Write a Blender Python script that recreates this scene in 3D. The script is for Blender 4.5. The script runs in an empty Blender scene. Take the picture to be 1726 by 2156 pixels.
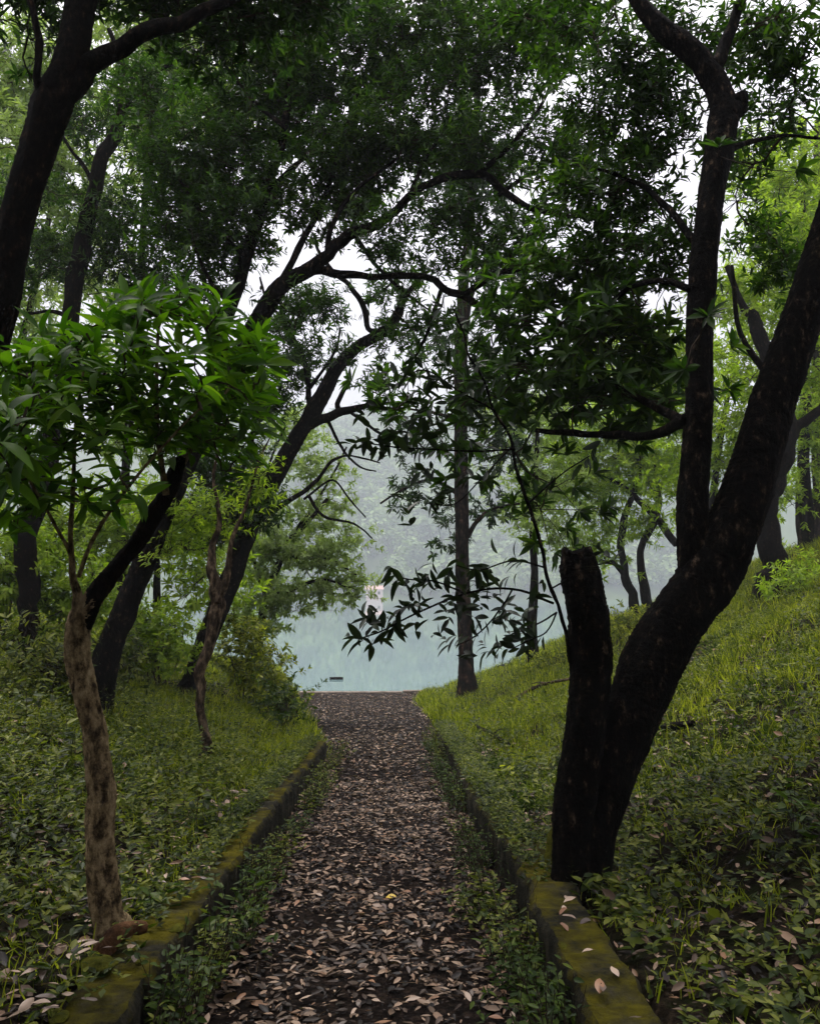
import bpy, math, random
import numpy as np
from mathutils import Vector, Euler

SEED = 7
random.seed(SEED)
rng = np.random.default_rng(SEED)
sc = bpy.context.scene
COL = sc.collection

# ------------------------------------------------------------------ camera
CAM_Z = 1.55
PITCH = math.atan(159 / 1726)
YAW = math.atan(34 / 1726)
cam_d = bpy.data.cameras.new('camera')
cam = bpy.data.objects.new('camera', cam_d)
COL.objects.link(cam)
cam_d.sensor_fit = 'HORIZONTAL'
cam_d.sensor_width = 36.0
cam_d.lens = 36.0
cam_d.clip_start = 0.05
cam_d.clip_end = 4000
cam.location = (0, 0, CAM_Z)
cam.rotation_euler = Euler((math.pi / 2 + PITCH, 0, -YAW), 'XYZ')
sc.camera = cam

# ------------------------------------------------------------------ overcast sky
SUN_EL, SUN_AZ = math.radians(62), math.radians(-25)      # azimuth measured from +Y towards +X
w = bpy.data.worlds.new('World')
sc.world = w
w.use_nodes = True
nt = w.node_tree
nt.nodes.clear()
n_out = nt.nodes.new('ShaderNodeOutputWorld')
n_bg = nt.nodes.new('ShaderNodeBackground')
n_sky = nt.nodes.new('ShaderNodeTexSky')
n_sky.sky_type = 'NISHITA'
n_sky.sun_disc = False
n_sky.sun_elevation = SUN_EL
n_sky.sun_rotation = SUN_AZ
n_sky.dust_density = 6.0
n_mix = nt.nodes.new('ShaderNodeMix')
n_mix.data_type = 'RGBA'
n_mix.inputs['Factor'].default_value = 0.86
n_mix.inputs['B'].default_value = (8.9, 8.6, 9.2, 1)       # the even cloud layer over the blue
nt.links.new(n_sky.outputs[0], n_mix.inputs['A'])
# an overcast sky is brightest overhead and dims towards the horizon
n_tc = nt.nodes.new('ShaderNodeTexCoord')
n_sep = nt.nodes.new('ShaderNodeSeparateXYZ')
nt.links.new(n_tc.outputs['Generated'], n_sep.inputs[0])
n_cl = nt.nodes.new('ShaderNodeMath'); n_cl.operation = 'MAXIMUM'; n_cl.inputs[1].default_value = 0.0
nt.links.new(n_sep.outputs['Z'], n_cl.inputs[0])
n_sq = nt.nodes.new('ShaderNodeMath'); n_sq.operation = 'POWER'; n_sq.inputs[1].default_value = 1.8
nt.links.new(n_cl.outputs[0], n_sq.inputs[0])
n_ma = nt.nodes.new('ShaderNodeMath'); n_ma.operation = 'MULTIPLY_ADD'; n_ma.inputs[1].default_value = 1.55; n_ma.inputs[2].default_value = 0.35
nt.links.new(n_sq.outputs[0], n_ma.inputs[0])
n_vs = nt.nodes.new('ShaderNodeVectorMath'); n_vs.operation = 'SCALE'
nt.links.new(n_mix.outputs['Result'], n_vs.inputs[0]); nt.links.new(n_ma.outputs[0], n_vs.inputs['Scale'])
nt.links.new(n_vs.outputs[0], n_bg.inputs['Color'])
n_bg.inputs['Strength'].default_value = 0.10
nt.links.new(n_bg.outputs[0], n_out.inputs['Surface'])

sun_d = bpy.data.lights.new('sun', 'SUN')
sun_d.energy = 1.5
sun_d.angle = math.radians(22)
sun_d.color = (1.0, 0.96, 0.9)
sun = bpy.data.objects.new('sun', sun_d)
COL.objects.link(sun)
sdir = Vector((math.sin(SUN_AZ) * math.cos(SUN_EL), math.cos(SUN_AZ) * math.cos(SUN_EL), math.sin(SUN_EL)))
sun.rotation_euler = sdir.to_track_quat('Z', 'Y').to_euler()

vs = sc.view_settings
vs.view_transform = 'Standard'
vs.look = 'None'
vs.exposure = 1.12
vs.gamma = 1.0
cy = sc.cycles
cy.max_bounces = 6
cy.diffuse_bounces = 3
cy.glossy_bounces = 3
cy.transmission_bounces = 4
cy.volume_bounces = 4
cy.transparent_max_bounces = 4
cy.caustics_reflective = False
cy.caustics_refractive = False
cy.sample_clamp_indirect = 4.0

# ------------------------------------------------------------------ helpers: camera rays, ground
F = 1726.0
_cp, _sp, _cy, _sy = math.cos(PITCH), math.sin(PITCH), math.cos(YAW), math.sin(YAW)
FWD = np.array([_sy * _cp, _cy * _cp, _sp])
RIGHT = np.array([_cy, -_sy, 0.0])
UP = np.cross(RIGHT, FWD)

def P(px, py, d):
    v = FWD + (px - 863) / F * RIGHT + (1078 - py) / F * UP
    return np.array([0, 0, CAM_Z]) + v * (d / v[1])

WATER_Z = -3.65
WALL_L, WALL_R = -0.97, 0.72          # inner faces of the two low walls
WALL_W = 0.27
WALL_H = 0.26
END_L, END_R = 12.3, 14.0

def base_z(y):
    return -0.075 * np.clip(y, -20, 31)

def sstep(a, b, x):
    t = np.clip((x - a) / (b - a), 0, 1)
    return t * t * (3 - 2 * t)

def edge_l(y):
    y = np.asarray(y, float)
    return np.where(y < END_L, WALL_L - 0.1, WALL_L - 0.1 - 2.6 * np.clip((y - END_L) / 15.5, 0, 1) ** 1.15)

def edge_r(y):
    y = np.asarray(y, float)
    return np.where(y < END_R, WALL_R + 0.1, WALL_R + 0.1 + 0.10 * np.sin((y - END_R) * 0.35) + 2.2 * sstep(25.5, 29, y))

def bumps(x, y):
    return (0.035 * np.sin(1.7 * x + 0.9 * y) + 0.03 * np.sin(2.9 * y - 1.3 * x + 1) + 0.02 * np.sin(5.1 * x + 4.3 * y + 2)
            + 0.05 * np.sin(0.6 * x + 0.7 * y + 3))

def crest(x):
    return 26.5 + 1.2 * np.sin(x * 0.35) + 0.5 * np.sin(x * 1.1 + 1)

def ground_z(x, y):
    x = np.asarray(x, float); y = np.asarray(y, float)
    b = base_z(y)
    el, er = edge_l(y), edge_r(y)
    tl = sstep(0.0, 0.28, el - x) * sstep(-40, -2, y + 3)
    tr = sstep(0.0, 0.28, x - er)
    nearwall_l = np.where(y < END_L, 1.0, 0)
    h = b - 0.03
    bank_l = 0.25 + 0.30 * np.clip(-1.7 - x, 0, 22) - 0.10 * np.clip(-9 - x, 0, 15) + bumps(x, y) * sstep(1.3, 2.2, -x)
    bank_r = 0.235 + 0.40 * np.clip(x - 1.55, 0, 26) - 0.12 * np.clip(x - 14, 0, 14) + bumps(x, y) * sstep(1.2, 2.0, x)
    h = h + tl * bank_l + tr * bank_r
    # the bank breaks off to the lake
    yc = np.where((x > el - 0.3) & (x < er + 0.3), 30.3, crest(x))
    drop = np.clip(y - yc, 0, None)
    h = h - np.minimum(drop * 1.5, 40)
    return np.maximum(h, WATER_Z - 2.5 - 0.0 * x)

def hit(px, py, d0=1.5, d1=60):
    prev = d0
    for d in np.arange(d0, d1, 0.05):
        p = P(px, py, d)
        if p[2] < float(ground_z(p[0], p[1])):
            return d
    return d1

# ------------------------------------------------------------------ helpers: objects
def tag(o, label=None, cat=None, group=None, kind=None):
    if label: o['label'] = label
    if cat: o['category'] = cat
    if group: o['group'] = group
    if kind: o['kind'] = kind
    return o

def empty(name, loc, label=None, cat=None, group=None):
    o = bpy.data.objects.new(name, None)
    o.empty_display_size = 0.2
    COL.objects.link(o)
    o.location = loc
    tag(o, label, cat, group)
    return o

def link_mesh(name, me, mat=None, parent=None, smooth=False):
    if mat and not me.materials:
        me.materials.append(mat)
    o = bpy.data.objects.new(name, me)
    COL.objects.link(o)
    if parent:
        o.parent = parent
        o.location = -Vector(parent.location) if parent.parent is None else -(Vector(parent.location) + Vector(parent.parent.location))
    if smooth:
        me.polygons.foreach_set('use_smooth', np.ones(len(me.polygons), dtype=bool))
    return o

def mesh_np(name, V, loops, starts, totals):
    me = bpy.data.meshes.new(name)
    me.vertices.add(len(V)); me.vertices.foreach_set('co', np.asarray(V, np.float32).ravel())
    me.loops.add(len(loops)); me.loops.foreach_set('vertex_index', np.asarray(loops, np.int32))
    me.polygons.add(len(starts)); me.polygons.foreach_set('loop_start', np.asarray(starts, np.int32))
    me.update(calc_edges=True)
    me.validate()
    return me

class MB:
    """collects vertices and faces for one mesh"""
    def __init__(s): s.v = []; s.f = []; s.n = 0
    def add(s, V, Fs):
        V = np.asarray(V, float); s.v.append(V)
        o = s.n
        s.f.extend([[i + o for i in f] for f in Fs]); s.n += len(V)
    def build(s, name, mat, parent=None, smooth=False):
        me = bpy.data.meshes.new(name)
        V = np.concatenate(s.v) if s.v else np.zeros((0, 3))
        me.from_pydata(V.tolist(), [], s.f)
        me.update()
        return link_mesh(name, me, mat, parent, smooth)

def unit(a):
    n = np.linalg.norm(a, axis=-1, keepdims=True)
    return a / np.maximum(n, 1e-9)

def catmull(pts, per=5):
    p = np.asarray(pts, float)
    p = np.vstack([2 * p[0] - p[1], p, 2 * p[-1] - p[-2]])
    out = []
    for i in range(1, len(p) - 2):
        for k in range(per):
            t = k / per
            out.append(0.5 * ((2 * p[i]) + (-p[i - 1] + p[i + 1]) * t + (2 * p[i - 1] - 5 * p[i] + 4 * p[i + 1] - p[i + 2]) * t * t
                              + (-p[i - 1] + 3 * p[i] - 3 * p[i + 1] + p[i + 2]) * t ** 3))
    out.append(p[-2])
    return np.array(out)

def tube(pts, rad, sides=8, rough=0.0, cap=True, knots=0, r=rng, ridge=0.0):
    """swept tube with uneven girth; returns V, F"""
    pts = np.asarray(pts, float); rad = np.asarray(rad, float)
    m = len(pts)
    tan = unit(np.gradient(pts, axis=0))
    ref = np.array([1.0, 0.15, 0.1]) if abs(tan[0][0]) < 0.8 else np.array([0, 1.0, 0])
    u = unit(np.cross(tan[0], ref))
    ang = np.arange(sides) / sides * 2 * math.pi
    s = np.concatenate([[0], np.cumsum(np.linalg.norm(np.diff(pts, axis=0), axis=1))])
    ph = r.random(6) * 6.28
    kn = [(r.uniform(0.1, 0.95) * s[-1], r.uniform(0, 6.28), r.uniform(0.08, 0.26)) for _ in range(knots)]
    if ridge:
        kn_ = np.ones(15) / 15
        NZ = np.stack([np.convolve(r.normal(size=m + 14), kn_, 'valid') for _ in range(sides)], 1) * 3.2 + r.normal(size=(m, sides)) * .25
        NZ = NZ + .5 * np.roll(NZ, 1, 1)
    Rm = max(float(np.mean(rad)), 1e-4)
    V = []
    for i in range(m):
        u = unit(u - tan[i] * np.dot(u, tan[i])); v = np.cross(tan[i], u)
        R = rad[i]
        q = s[i] / Rm
        prof = 1 + rough * (0.55 * np.sin(2 * ang + q * 0.35 + ph[0]) + 0.45 * np.sin(3 * ang - q * 0.5 + ph[1])
                            + 0.35 * np.sin(5 * ang + q * 0.9 + ph[2]) + 0.3 * np.sin(q * 0.5 + ph[3]) + 0.25 * r.normal(size=sides))
        if ridge: prof = prof + ridge * NZ[i]
        for (ks, ka, kh) in kn:
            da = np.angle(np.exp(1j * (ang - ka)))
            prof = prof + kh * np.exp(-((s[i] - ks) / (1.1 * R)) ** 2 - (da / 0.55) ** 2)
        V.append(pts[i] + R * (np.cos(ang) * prof)[:, None] * u + R * (np.sin(ang) * prof)[:, None] * v)
    V = np.concatenate(V)
    Fs = []
    for i in range(m - 1):
        a = i * sides; b = a + sides
        for k in range(sides):
            k2 = (k + 1) % sides
            Fs.append((a + k, a + k2, b + k2, b + k))
    if cap:
        Fs.append(tuple(range(sides))[::-1]); Fs.append(tuple(range((m - 1) * sides, m * sides)))
    return V, Fs

# leaf templates: (along, side, lift) in units of length / half width / length
LANCE = (np.array([[0, 0, 0], [.28, -.8, .05], [.62, -.78, .02], [1, 0, -.10], [.62, .78, .02], [.28, .8, .05]]), [(0, 1, 2, 3), (0, 3, 4, 5)])
DIAM = (np.array([[0, 0, 0], [.5, -1, .05], [1, 0, -.08], [.5, 1, .05]]), [(0, 1, 2), (0, 2, 3)])
BLADE = (np.array([[0, -1, 0], [0, 1, 0], [.55, .75, .03], [.55, -.75, .03], [1, 0, -.18]]), [(0, 1, 2, 3), (3, 2, 4)])
CURL = (np.array([[0, 0, .02], [.25, -.8, .07], [.65, -.85, .10], [1, 0, .05], [.65, .85, .05], [.25, .8, .10], [.3, 0, 0.0], [.68, 0, -.01]]),
        [(0, 1, 6), (1, 2, 7, 6), (2, 3, 7), (3, 4, 7), (4, 5, 6, 7), (5, 0, 6)])

def cloud_mesh(name, pos, dirv, nrm, L, W, tmpl):
    T, Fs = tmpl
    dirv = unit(dirv)
    side = unit(np.cross(dirv, nrm)); up = np.cross(side, dirv)
    L = np.broadcast_to(np.asarray(L, float), (len(pos),)); W = np.broadcast_to(np.asarray(W, float), (len(pos),))
    V = (pos[:, None, :] + (T[None, :, 0] * L[:, None])[..., None] * dirv[:, None, :]
         + (T[None, :, 1] * W[:, None])[..., None] * side[:, None, :]
         + (T[None, :, 2] * L[:, None])[..., None] * up[:, None, :])
    n, k = V.shape[:2]
    idx = np.concatenate([np.array(f) for f in Fs])
    tot = np.array([len(f) for f in Fs])
    loops = (idx[None, :] + (np.arange(n) * k)[:, None]).ravel()
    st0 = np.concatenate([[0], np.cumsum(tot)[:-1]])
    starts = (st0[None, :] + (np.arange(n) * tot.sum())[:, None]).ravel()
    return mesh_np(name, V.reshape(-1, 3), loops, starts, np.tile(tot, n))

def cloud(name, parts, tmpl, mat, parent=None, kind='stuff'):
    pos, dirv, nrm, L, W = [np.concatenate(a) for a in zip(*parts)]
    me = cloud_mesh(name, pos, dirv, nrm, L, W, tmpl)
    o = link_mesh(name, me, mat, parent)
    if kind: o['kind'] = kind
    return o

# ------------------------------------------------------------------ materials
def new_mat(name):
    m = bpy.data.materials.new(name); m.use_nodes = True
    t = m.node_tree; t.nodes.clear()
    return m, t, t.nodes.new('ShaderNodeOutputMaterial')

def nd(t, typ, **kw):
    n = t.nodes.new(typ)
    for k, v in kw.items():
        if k in n.inputs: n.inputs[k].default_value = v
        else: setattr(n, k, v)
    return n

def ramp(t, fac, stops):
    r = t.nodes.new('ShaderNodeValToRGB')
    e = r.color_ramp.elements
    while len(e) < len(stops): e.new(0.5)
    for el, (p, c) in zip(e, stops):
        el.position = p; el.color = (*c, 1)
    t.links.new(fac, r.inputs[0])
    return r.outputs[0]

def leaf_mat(name, cols, trans=0.35, rough=0.42, spec=0.3, patch=0.35, nscale=1.3):
    """cols: colour stops over the per-leaf random value; translucent so light comes through"""
    m, t, out = new_mat(name)
    geo = nd(t, 'ShaderNodeNewGeometry')
    oi = nd(t, 'ShaderNodeObjectInfo')
    add = nd(t, 'ShaderNodeMath', operation='ADD'); t.links.new(geo.outputs['Random Per Island'], add.inputs[0]); t.links.new(oi.outputs['Random'], add.inputs[1])
    fr = nd(t, 'ShaderNodeMath', operation='FRACT'); t.links.new(add.outputs[0], fr.inputs[0])
    tc = nd(t, 'ShaderNodeNewGeometry')
    nz = nd(t, 'ShaderNodeTexNoise'); nz.inputs['Scale'].default_value = nscale; nz.inputs['Detail'].default_value = 2
    t.links.new(tc.outputs['Position'], nz.inputs['Vector'])
    mx = nd(t, 'ShaderNodeMix', data_type='FLOAT'); mx.inputs['Factor'].default_value = patch
    t.links.new(fr.outputs[0], mx.inputs[2]); t.links.new(nz.outputs['Fac'], mx.inputs[3])
    col = ramp(t, mx.outputs[0], [(i / max(1, len(cols) - 1), c) for i, c in enumerate(cols)])
    p = nd(t, 'ShaderNodeBsdfPrincipled'); p.inputs['Roughness'].default_value = rough
    p.inputs['Specular IOR Level'].default_value = spec
    t.links.new(col, p.inputs['Base Color'])
    tr = nd(t, 'ShaderNodeBsdfTranslucent')
    br = nd(t, 'ShaderNodeMix', data_type='RGBA', blend_type='MULTIPLY'); br.inputs['Factor'].default_value = 1
    br.inputs['B'].default_value = (1.5, 1.7, 0.7, 1)
    t.links.new(col, br.inputs['A']); t.links.new(br.outputs['Result'], tr.inputs['Color'])
    ms = nd(t, 'ShaderNodeMixShader'); ms.inputs[0].default_value = trans
    t.links.new(p.outputs[0], ms.inputs[1]); t.links.new(tr.outputs[0], ms.inputs[2])
    t.links.new(ms.outputs[0], out.inputs['Surface'])
    return m

def rough_mat(name, stops, scale=6.0, detail=6, rough=0.9, bump=0.3, bscale=30, stretch=(1, 1, 1), moss=None, moss_amt=0.5, spec=0.05):
    """noise-coloured rough surface; moss = colour laid on faces turned up"""
    m, t, out = new_mat(name)
    g = nd(t, 'ShaderNodeNewGeometry')
    mp = nd(t, 'ShaderNodeMapping'); mp.inputs['Scale'].default_value = stretch
    t.links.new(g.outputs['Position'], mp.inputs['Vector'])
    nz = nd(t, 'ShaderNodeTexNoise'); nz.inputs['Scale'].default_value = scale; nz.inputs['Detail'].default_value = detail; nz.inputs['Roughness'].default_value = 0.65
    t.links.new(mp.outputs[0], nz.inputs['Vector'])
    col = ramp(t, nz.outputs['Fac'], stops)
    p = nd(t, 'ShaderNodeBsdfPrincipled'); p.inputs['Roughness'].default_value = rough
    p.inputs['Specular IOR Level'].default_value = spec
    if moss:
        sx = nd(t, 'ShaderNodeSeparateXYZ'); t.links.new(g.outputs['True Normal'], sx.inputs[0])
        n2 = nd(t, 'ShaderNodeTexNoise'); n2.inputs['Scale'].default_value = 3.2; n2.inputs['Detail'].default_value = 5; n2.inputs['Roughness'].default_value = 0.7
        t.links.new(g.outputs['Position'], n2.inputs['Vector'])
        a = nd(t, 'ShaderNodeMath', operation='MULTIPLY_ADD'); a.inputs[1].default_value = 0.22; a.inputs[2].default_value = moss_amt - 0.62
        t.links.new(sx.outputs['Z'], a.inputs[0])
        b = nd(t, 'ShaderNodeMath', operation='ADD'); t.links.new(a.outputs[0], b.inputs[0]); t.links.new(n2.outputs['Fac'], b.inputs[1])
        fac = ramp(t, b.outputs[0], [(0.42, (0, 0, 0)), (0.60, (1, 1, 1))])
        n3 = nd(t, 'ShaderNodeTexNoise'); n3.inputs['Scale'].default_value = 14; n3.inputs['Detail'].default_value = 4
        t.links.new(g.outputs['Position'], n3.inputs['Vector'])
        mc = ramp(t, n3.outputs['Fac'], [(0.3, tuple(c * 0.45 for c in moss)), (0.7, moss)])
        mm = nd(t, 'ShaderNodeMix', data_type='RGBA')
        t.links.new(fac, mm.inputs['Factor']); t.links.new(col, mm.inputs['A']); t.links.new(mc, mm.inputs['B'])
        col = mm.outputs['Result']
    t.links.new(col, p.inputs['Base Color'])
    nb = nd(t, 'ShaderNodeTexNoise'); nb.inputs['Scale'].default_value = bscale; nb.inputs['Detail'].default_value = 6; nb.inputs['Roughness'].default_value = 0.7
    t.links.new(mp.outputs[0], nb.inputs['Vector'])
    bp = nd(t, 'ShaderNodeBump'); bp.inputs['Strength'].default_value = bump; bp.inputs['Distance'].default_value = 0.03
    t.links.new(nb.outputs['Fac'], bp.inputs['Height']); t.links.new(bp.outputs[0], p.inputs['Normal'])
    t.links.new(p.outputs[0], out.inputs['Surface'])
    return m

M = {}
M['bark_dark'] = rough_mat('bark_dark', [(0.42, (.0006, .0005, .0004)), (0.52, (.002, .0014, .001)), (0.60, (.013, .0085, .0055)), (0.70, (.10, .07, .045))], 26, detail=9, bump=1.0, bscale=50, stretch=(1, 1, .5), moss=(.020, .017, .006), moss_amt=0.36)  # brownish moss and pale mottles also paint in light falling from above
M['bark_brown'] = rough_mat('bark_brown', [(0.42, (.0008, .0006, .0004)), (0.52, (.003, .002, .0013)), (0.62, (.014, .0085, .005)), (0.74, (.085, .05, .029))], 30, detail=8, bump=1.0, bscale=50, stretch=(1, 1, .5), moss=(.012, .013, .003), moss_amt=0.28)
M['bark_mottled'] = rough_mat('bark_mottled', [(0.36, (.03, .02, .011)), (0.44, (.10, .07, .037)), (0.53, (.25, .18, .095)), (0.7, (.44, .34, .20))], 24, detail=9, bump=1.0, bscale=50, stretch=(1, 1, .6))
M['bark_pine'] = rough_mat('bark_pine', [(0.40, (.003, .0022, .0016)), (0.5, (.012, .008, .006)), (0.60, (.036, .022, .015)), (0.73, (.17, .095, .065))], 9, detail=8, bump=1.0, bscale=24, stretch=(1, 1, .45))
M['bark_pale'] = rough_mat('bark_pale', [(0.38, (.012, .008, .005)), (0.5, (.05, .035, .022)), (0.68, (.21, .15, .095))], 16, detail=8, bump=1.0, bscale=30, stretch=(1, 1, .5))
M['rot_wood'] = rough_mat('rot_wood', [(0.3, (.02, .010, .006)), (0.5, (.09, .045, .022)), (0.7, (.2, .10, .05))], 12, bump=1.0, bscale=30, stretch=(1, 1, 1))
M['twig'] = rough_mat('twig', [(0.3, (.015, .011, .008)), (0.7, (.06, .045, .03))], 10, bump=0.2)
M['soil'] = rough_mat('soil', [(0.3, (.003, .002, .0012)), (0.5, (.010, .007, .004)), (0.7, (.04, .028, .017))], 22, bump=1.0, bscale=40, moss=(.016, .022, .004), moss_amt=0.36)
M['path'] = rough_mat('path', [(0.3, (.0025, .0018, .0014)), (0.5, (.009, .006, .0045)), (0.72, (.045, .03, .022))], 22, bump=1.0, bscale=50)
M['wall'] = rough_mat('wall', [(0.3, (.006, .006, .005)), (0.5, (.018, .017, .012)), (0.7, (.05, .045, .03))], 9, bump=1.0, bscale=30, moss=(.095, .082, .006), moss_amt=0.43)
M['moss'] = rough_mat('moss', [(0.3, (.03, .035, .005)), (0.7, (.12, .12, .012))], 18, bump=1.0, bscale=60)
M['stone'] = rough_mat('stone', [(0.3, (.05, .048, .035)), (0.7, (.16, .15, .11))], 10, bump=0.5)
M['kerb'] = rough_mat('kerb', [(0.3, (.05, .038, .03)), (0.7, (.26, .21, .17))], 4, bump=0.4)
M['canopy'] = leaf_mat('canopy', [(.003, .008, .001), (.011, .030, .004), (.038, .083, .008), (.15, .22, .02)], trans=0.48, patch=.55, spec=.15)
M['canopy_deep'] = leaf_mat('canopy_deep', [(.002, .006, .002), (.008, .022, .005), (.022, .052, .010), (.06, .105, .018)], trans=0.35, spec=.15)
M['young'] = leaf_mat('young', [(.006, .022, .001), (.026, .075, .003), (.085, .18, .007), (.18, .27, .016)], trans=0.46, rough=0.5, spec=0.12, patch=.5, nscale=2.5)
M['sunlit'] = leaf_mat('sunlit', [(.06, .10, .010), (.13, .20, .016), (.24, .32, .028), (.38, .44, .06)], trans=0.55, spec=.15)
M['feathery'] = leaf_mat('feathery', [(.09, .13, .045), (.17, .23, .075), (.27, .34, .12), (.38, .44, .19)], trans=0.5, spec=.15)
M['sapling'] = leaf_mat('sapling', [(.003, .006, .003), (.007, .014, .005), (.014, .026, .009), (.035, .055, .018)], trans=0.2, rough=0.45, spec=0.2)
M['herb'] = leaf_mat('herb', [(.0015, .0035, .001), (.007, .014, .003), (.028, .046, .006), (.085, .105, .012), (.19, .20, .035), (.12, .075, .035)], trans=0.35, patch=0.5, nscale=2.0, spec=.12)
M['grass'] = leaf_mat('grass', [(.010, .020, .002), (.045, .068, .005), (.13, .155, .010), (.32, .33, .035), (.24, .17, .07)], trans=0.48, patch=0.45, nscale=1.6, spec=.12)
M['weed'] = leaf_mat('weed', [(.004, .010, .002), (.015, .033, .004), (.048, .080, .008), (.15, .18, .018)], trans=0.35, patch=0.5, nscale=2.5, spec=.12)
M['litter'] = leaf_mat('litter', [(.003, .002, .0015), (.011, .0065, .004), (.034, .020, .012), (.12, .078, .05), (.32, .225, .155), (.14, .062, .025)], trans=0.05, rough=0.5, spec=0.2, patch=0.05)
for nm_, cs_ in (('pale', [(.22, .15, .105), (.34, .24, .17), (.42, .31, .23)]), ('rusty', [(.13, .058, .026), (.22, .10, .045), (.26, .13, .06)]), ('dull', [(.05, .031, .022), (.09, .058, .042), (.13, .088, .062)])):
    M['litter_' + nm_] = leaf_mat('litter_' + nm_, cs_, trans=0.05, rough=0.5, spec=0.5, patch=0.1)
M['farwood'] = leaf_mat('farwood', [(.010, .024, .014), (.045, .085, .035), (.22, .30, .11), (.58, .64, .32)], trans=0.15, rough=0.8, spec=0.1, patch=0.88, nscale=.09)  # pale and dark patches stand in for lit crowns and shaded gaps
M['hill'] = rough_mat('hill', [(0.3, (.03, .05, .02)), (0.7, (.07, .10, .035))], 0.05, bump=0.0)

# ------------------------------------------------------------------ the setting: ground, path, lake, hills
def grid_obj(name, xs, ys, zf, mat, kind='structure', smooth=True):
    X, Y = np.meshgrid(xs, ys)
    Z = zf(X, Y)
    V = np.stack([X, Y, Z], -1).reshape(-1, 3)
    nx, ny = len(xs), len(ys)
    i = np.arange(nx - 1)[None, :] + np.arange(ny - 1)[:, None] * nx
    q = np.stack([i, i + 1, i + 1 + nx, i + nx], -1).reshape(-1, 4)
    me = mesh_np(name, V, q.ravel(), np.arange(len(q)) * 4, np.full(len(q), 4))
    o = link_mesh(name, me, mat, None, smooth)
    o['kind'] = kind
    return o

xs = np.concatenate([[-900, -400, -180, -90, -50], np.arange(-30, -3, 0.5), np.arange(-3, 3, 0.09), np.arange(3, 32, 0.5), [50, 90, 180, 400, 900]])
ys = np.concatenate([[-500, -200, -80, -35, -15, -6], np.arange(-3, 16, 0.15), np.arange(16, 34, 0.3), [36, 40, 50, 80, 160, 400, 1500]])
grid_obj('ground', xs, ys, ground_z, M['soil'])

def path_z(X, Y):
    h = base_z(Y) + 0.006 * np.sin(7 * X + 3 * Y) + 0.006 * np.sin(11 * Y - 5 * X) + 0.005 * np.sin(1.9 * Y + X) + 0.01 * np.sin(23 * X + 17 * Y) * 0.4
    return h
ty = np.concatenate([np.arange(-2, 30.01, 0.1)])
tx = np.linspace(0, 1, 40)
PX = np.array([edge_l(y) - 0.03 + tx * (edge_r(y) - edge_l(y) + 0.06) for y in ty])
PY = np.repeat(ty[:, None], 40, 1)
V = np.stack([PX, PY, path_z(PX, PY)], -1).reshape(-1, 3)
i = np.arange(39)[None, :] + np.arange(len(ty) - 1)[:, None] * 40
q = np.stack([i, i + 1, i + 41, i + 40], -1).reshape(-1, 4)
o = link_mesh('path', mesh_np('path', V, q.ravel(), np.arange(len(q)) * 4, None), M['path'], None, True)
o['kind'] = 'structure'

# lake
m, t, out = new_mat('lake_water')
p = nd(t, 'ShaderNodeBsdfPrincipled'); p.inputs['Base Color'].default_value = (.115, .18, .178, 1)
p.inputs['Roughness'].default_value = 0.04; p.inputs['IOR'].default_value = 1.33
g = nd(t, 'ShaderNodeNewGeometry'); mp = nd(t, 'ShaderNodeMapping'); mp.inputs['Scale'].default_value = (1.0, .35, 1)
t.links.new(g.outputs['Position'], mp.inputs['Vector'])
n1 = nd(t, 'ShaderNodeTexNoise'); n1.inputs['Scale'].default_value = 0.9; n1.inputs['Detail'].default_value = 3
t.links.new(mp.outputs[0], n1.inputs['Vector'])
bp = nd(t, 'ShaderNodeBump'); bp.inputs['Strength'].default_value = 0.12; bp.inputs['Distance'].default_value = 0.012
t.links.new(n1.outputs['Fac'], bp.inputs['Height']); t.links.new(bp.outputs[0], p.inputs['Normal'])
t.links.new(p.outputs[0], out.inputs['Surface'])
M['water'] = m
grid_obj('lake_water', np.array([-900., -200, 0, 200, 900]), np.array([20., 100, 200, 600]), lambda X, Y: np.full_like(X, WATER_Z), M['water'], smooth=False)

SHORE = 340.0
LAI = 2.7
def hill_z(X, Y):
    s = SHORE + 10 * np.sin(X * 0.02 + 1) + 6 * np.sin(X * 0.06)
    r = np.clip(Y - s, -60, None)
    z = WATER_Z + np.where(r < 0, r * 0.3, r * 0.30 + np.clip(r - 40, 0, None) * 0.28)
    z = z + (6 * np.sin(X * 0.03 + Y * 0.02) + 4 * np.sin(X * 0.07 - Y * 0.03)) * np.clip(r / 80, 0, 1)
    cap = 118 + 14 * np.sin(X * 0.012 + 0.5)
    return np.minimum(z, cap + (z - cap) * 0.08)
grid_obj('hills', np.linspace(-900, 900, 121), np.concatenate([np.arange(300, 640, 8), [700, 800, 1000, 1300]]), hill_z, M['hill'])

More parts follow.
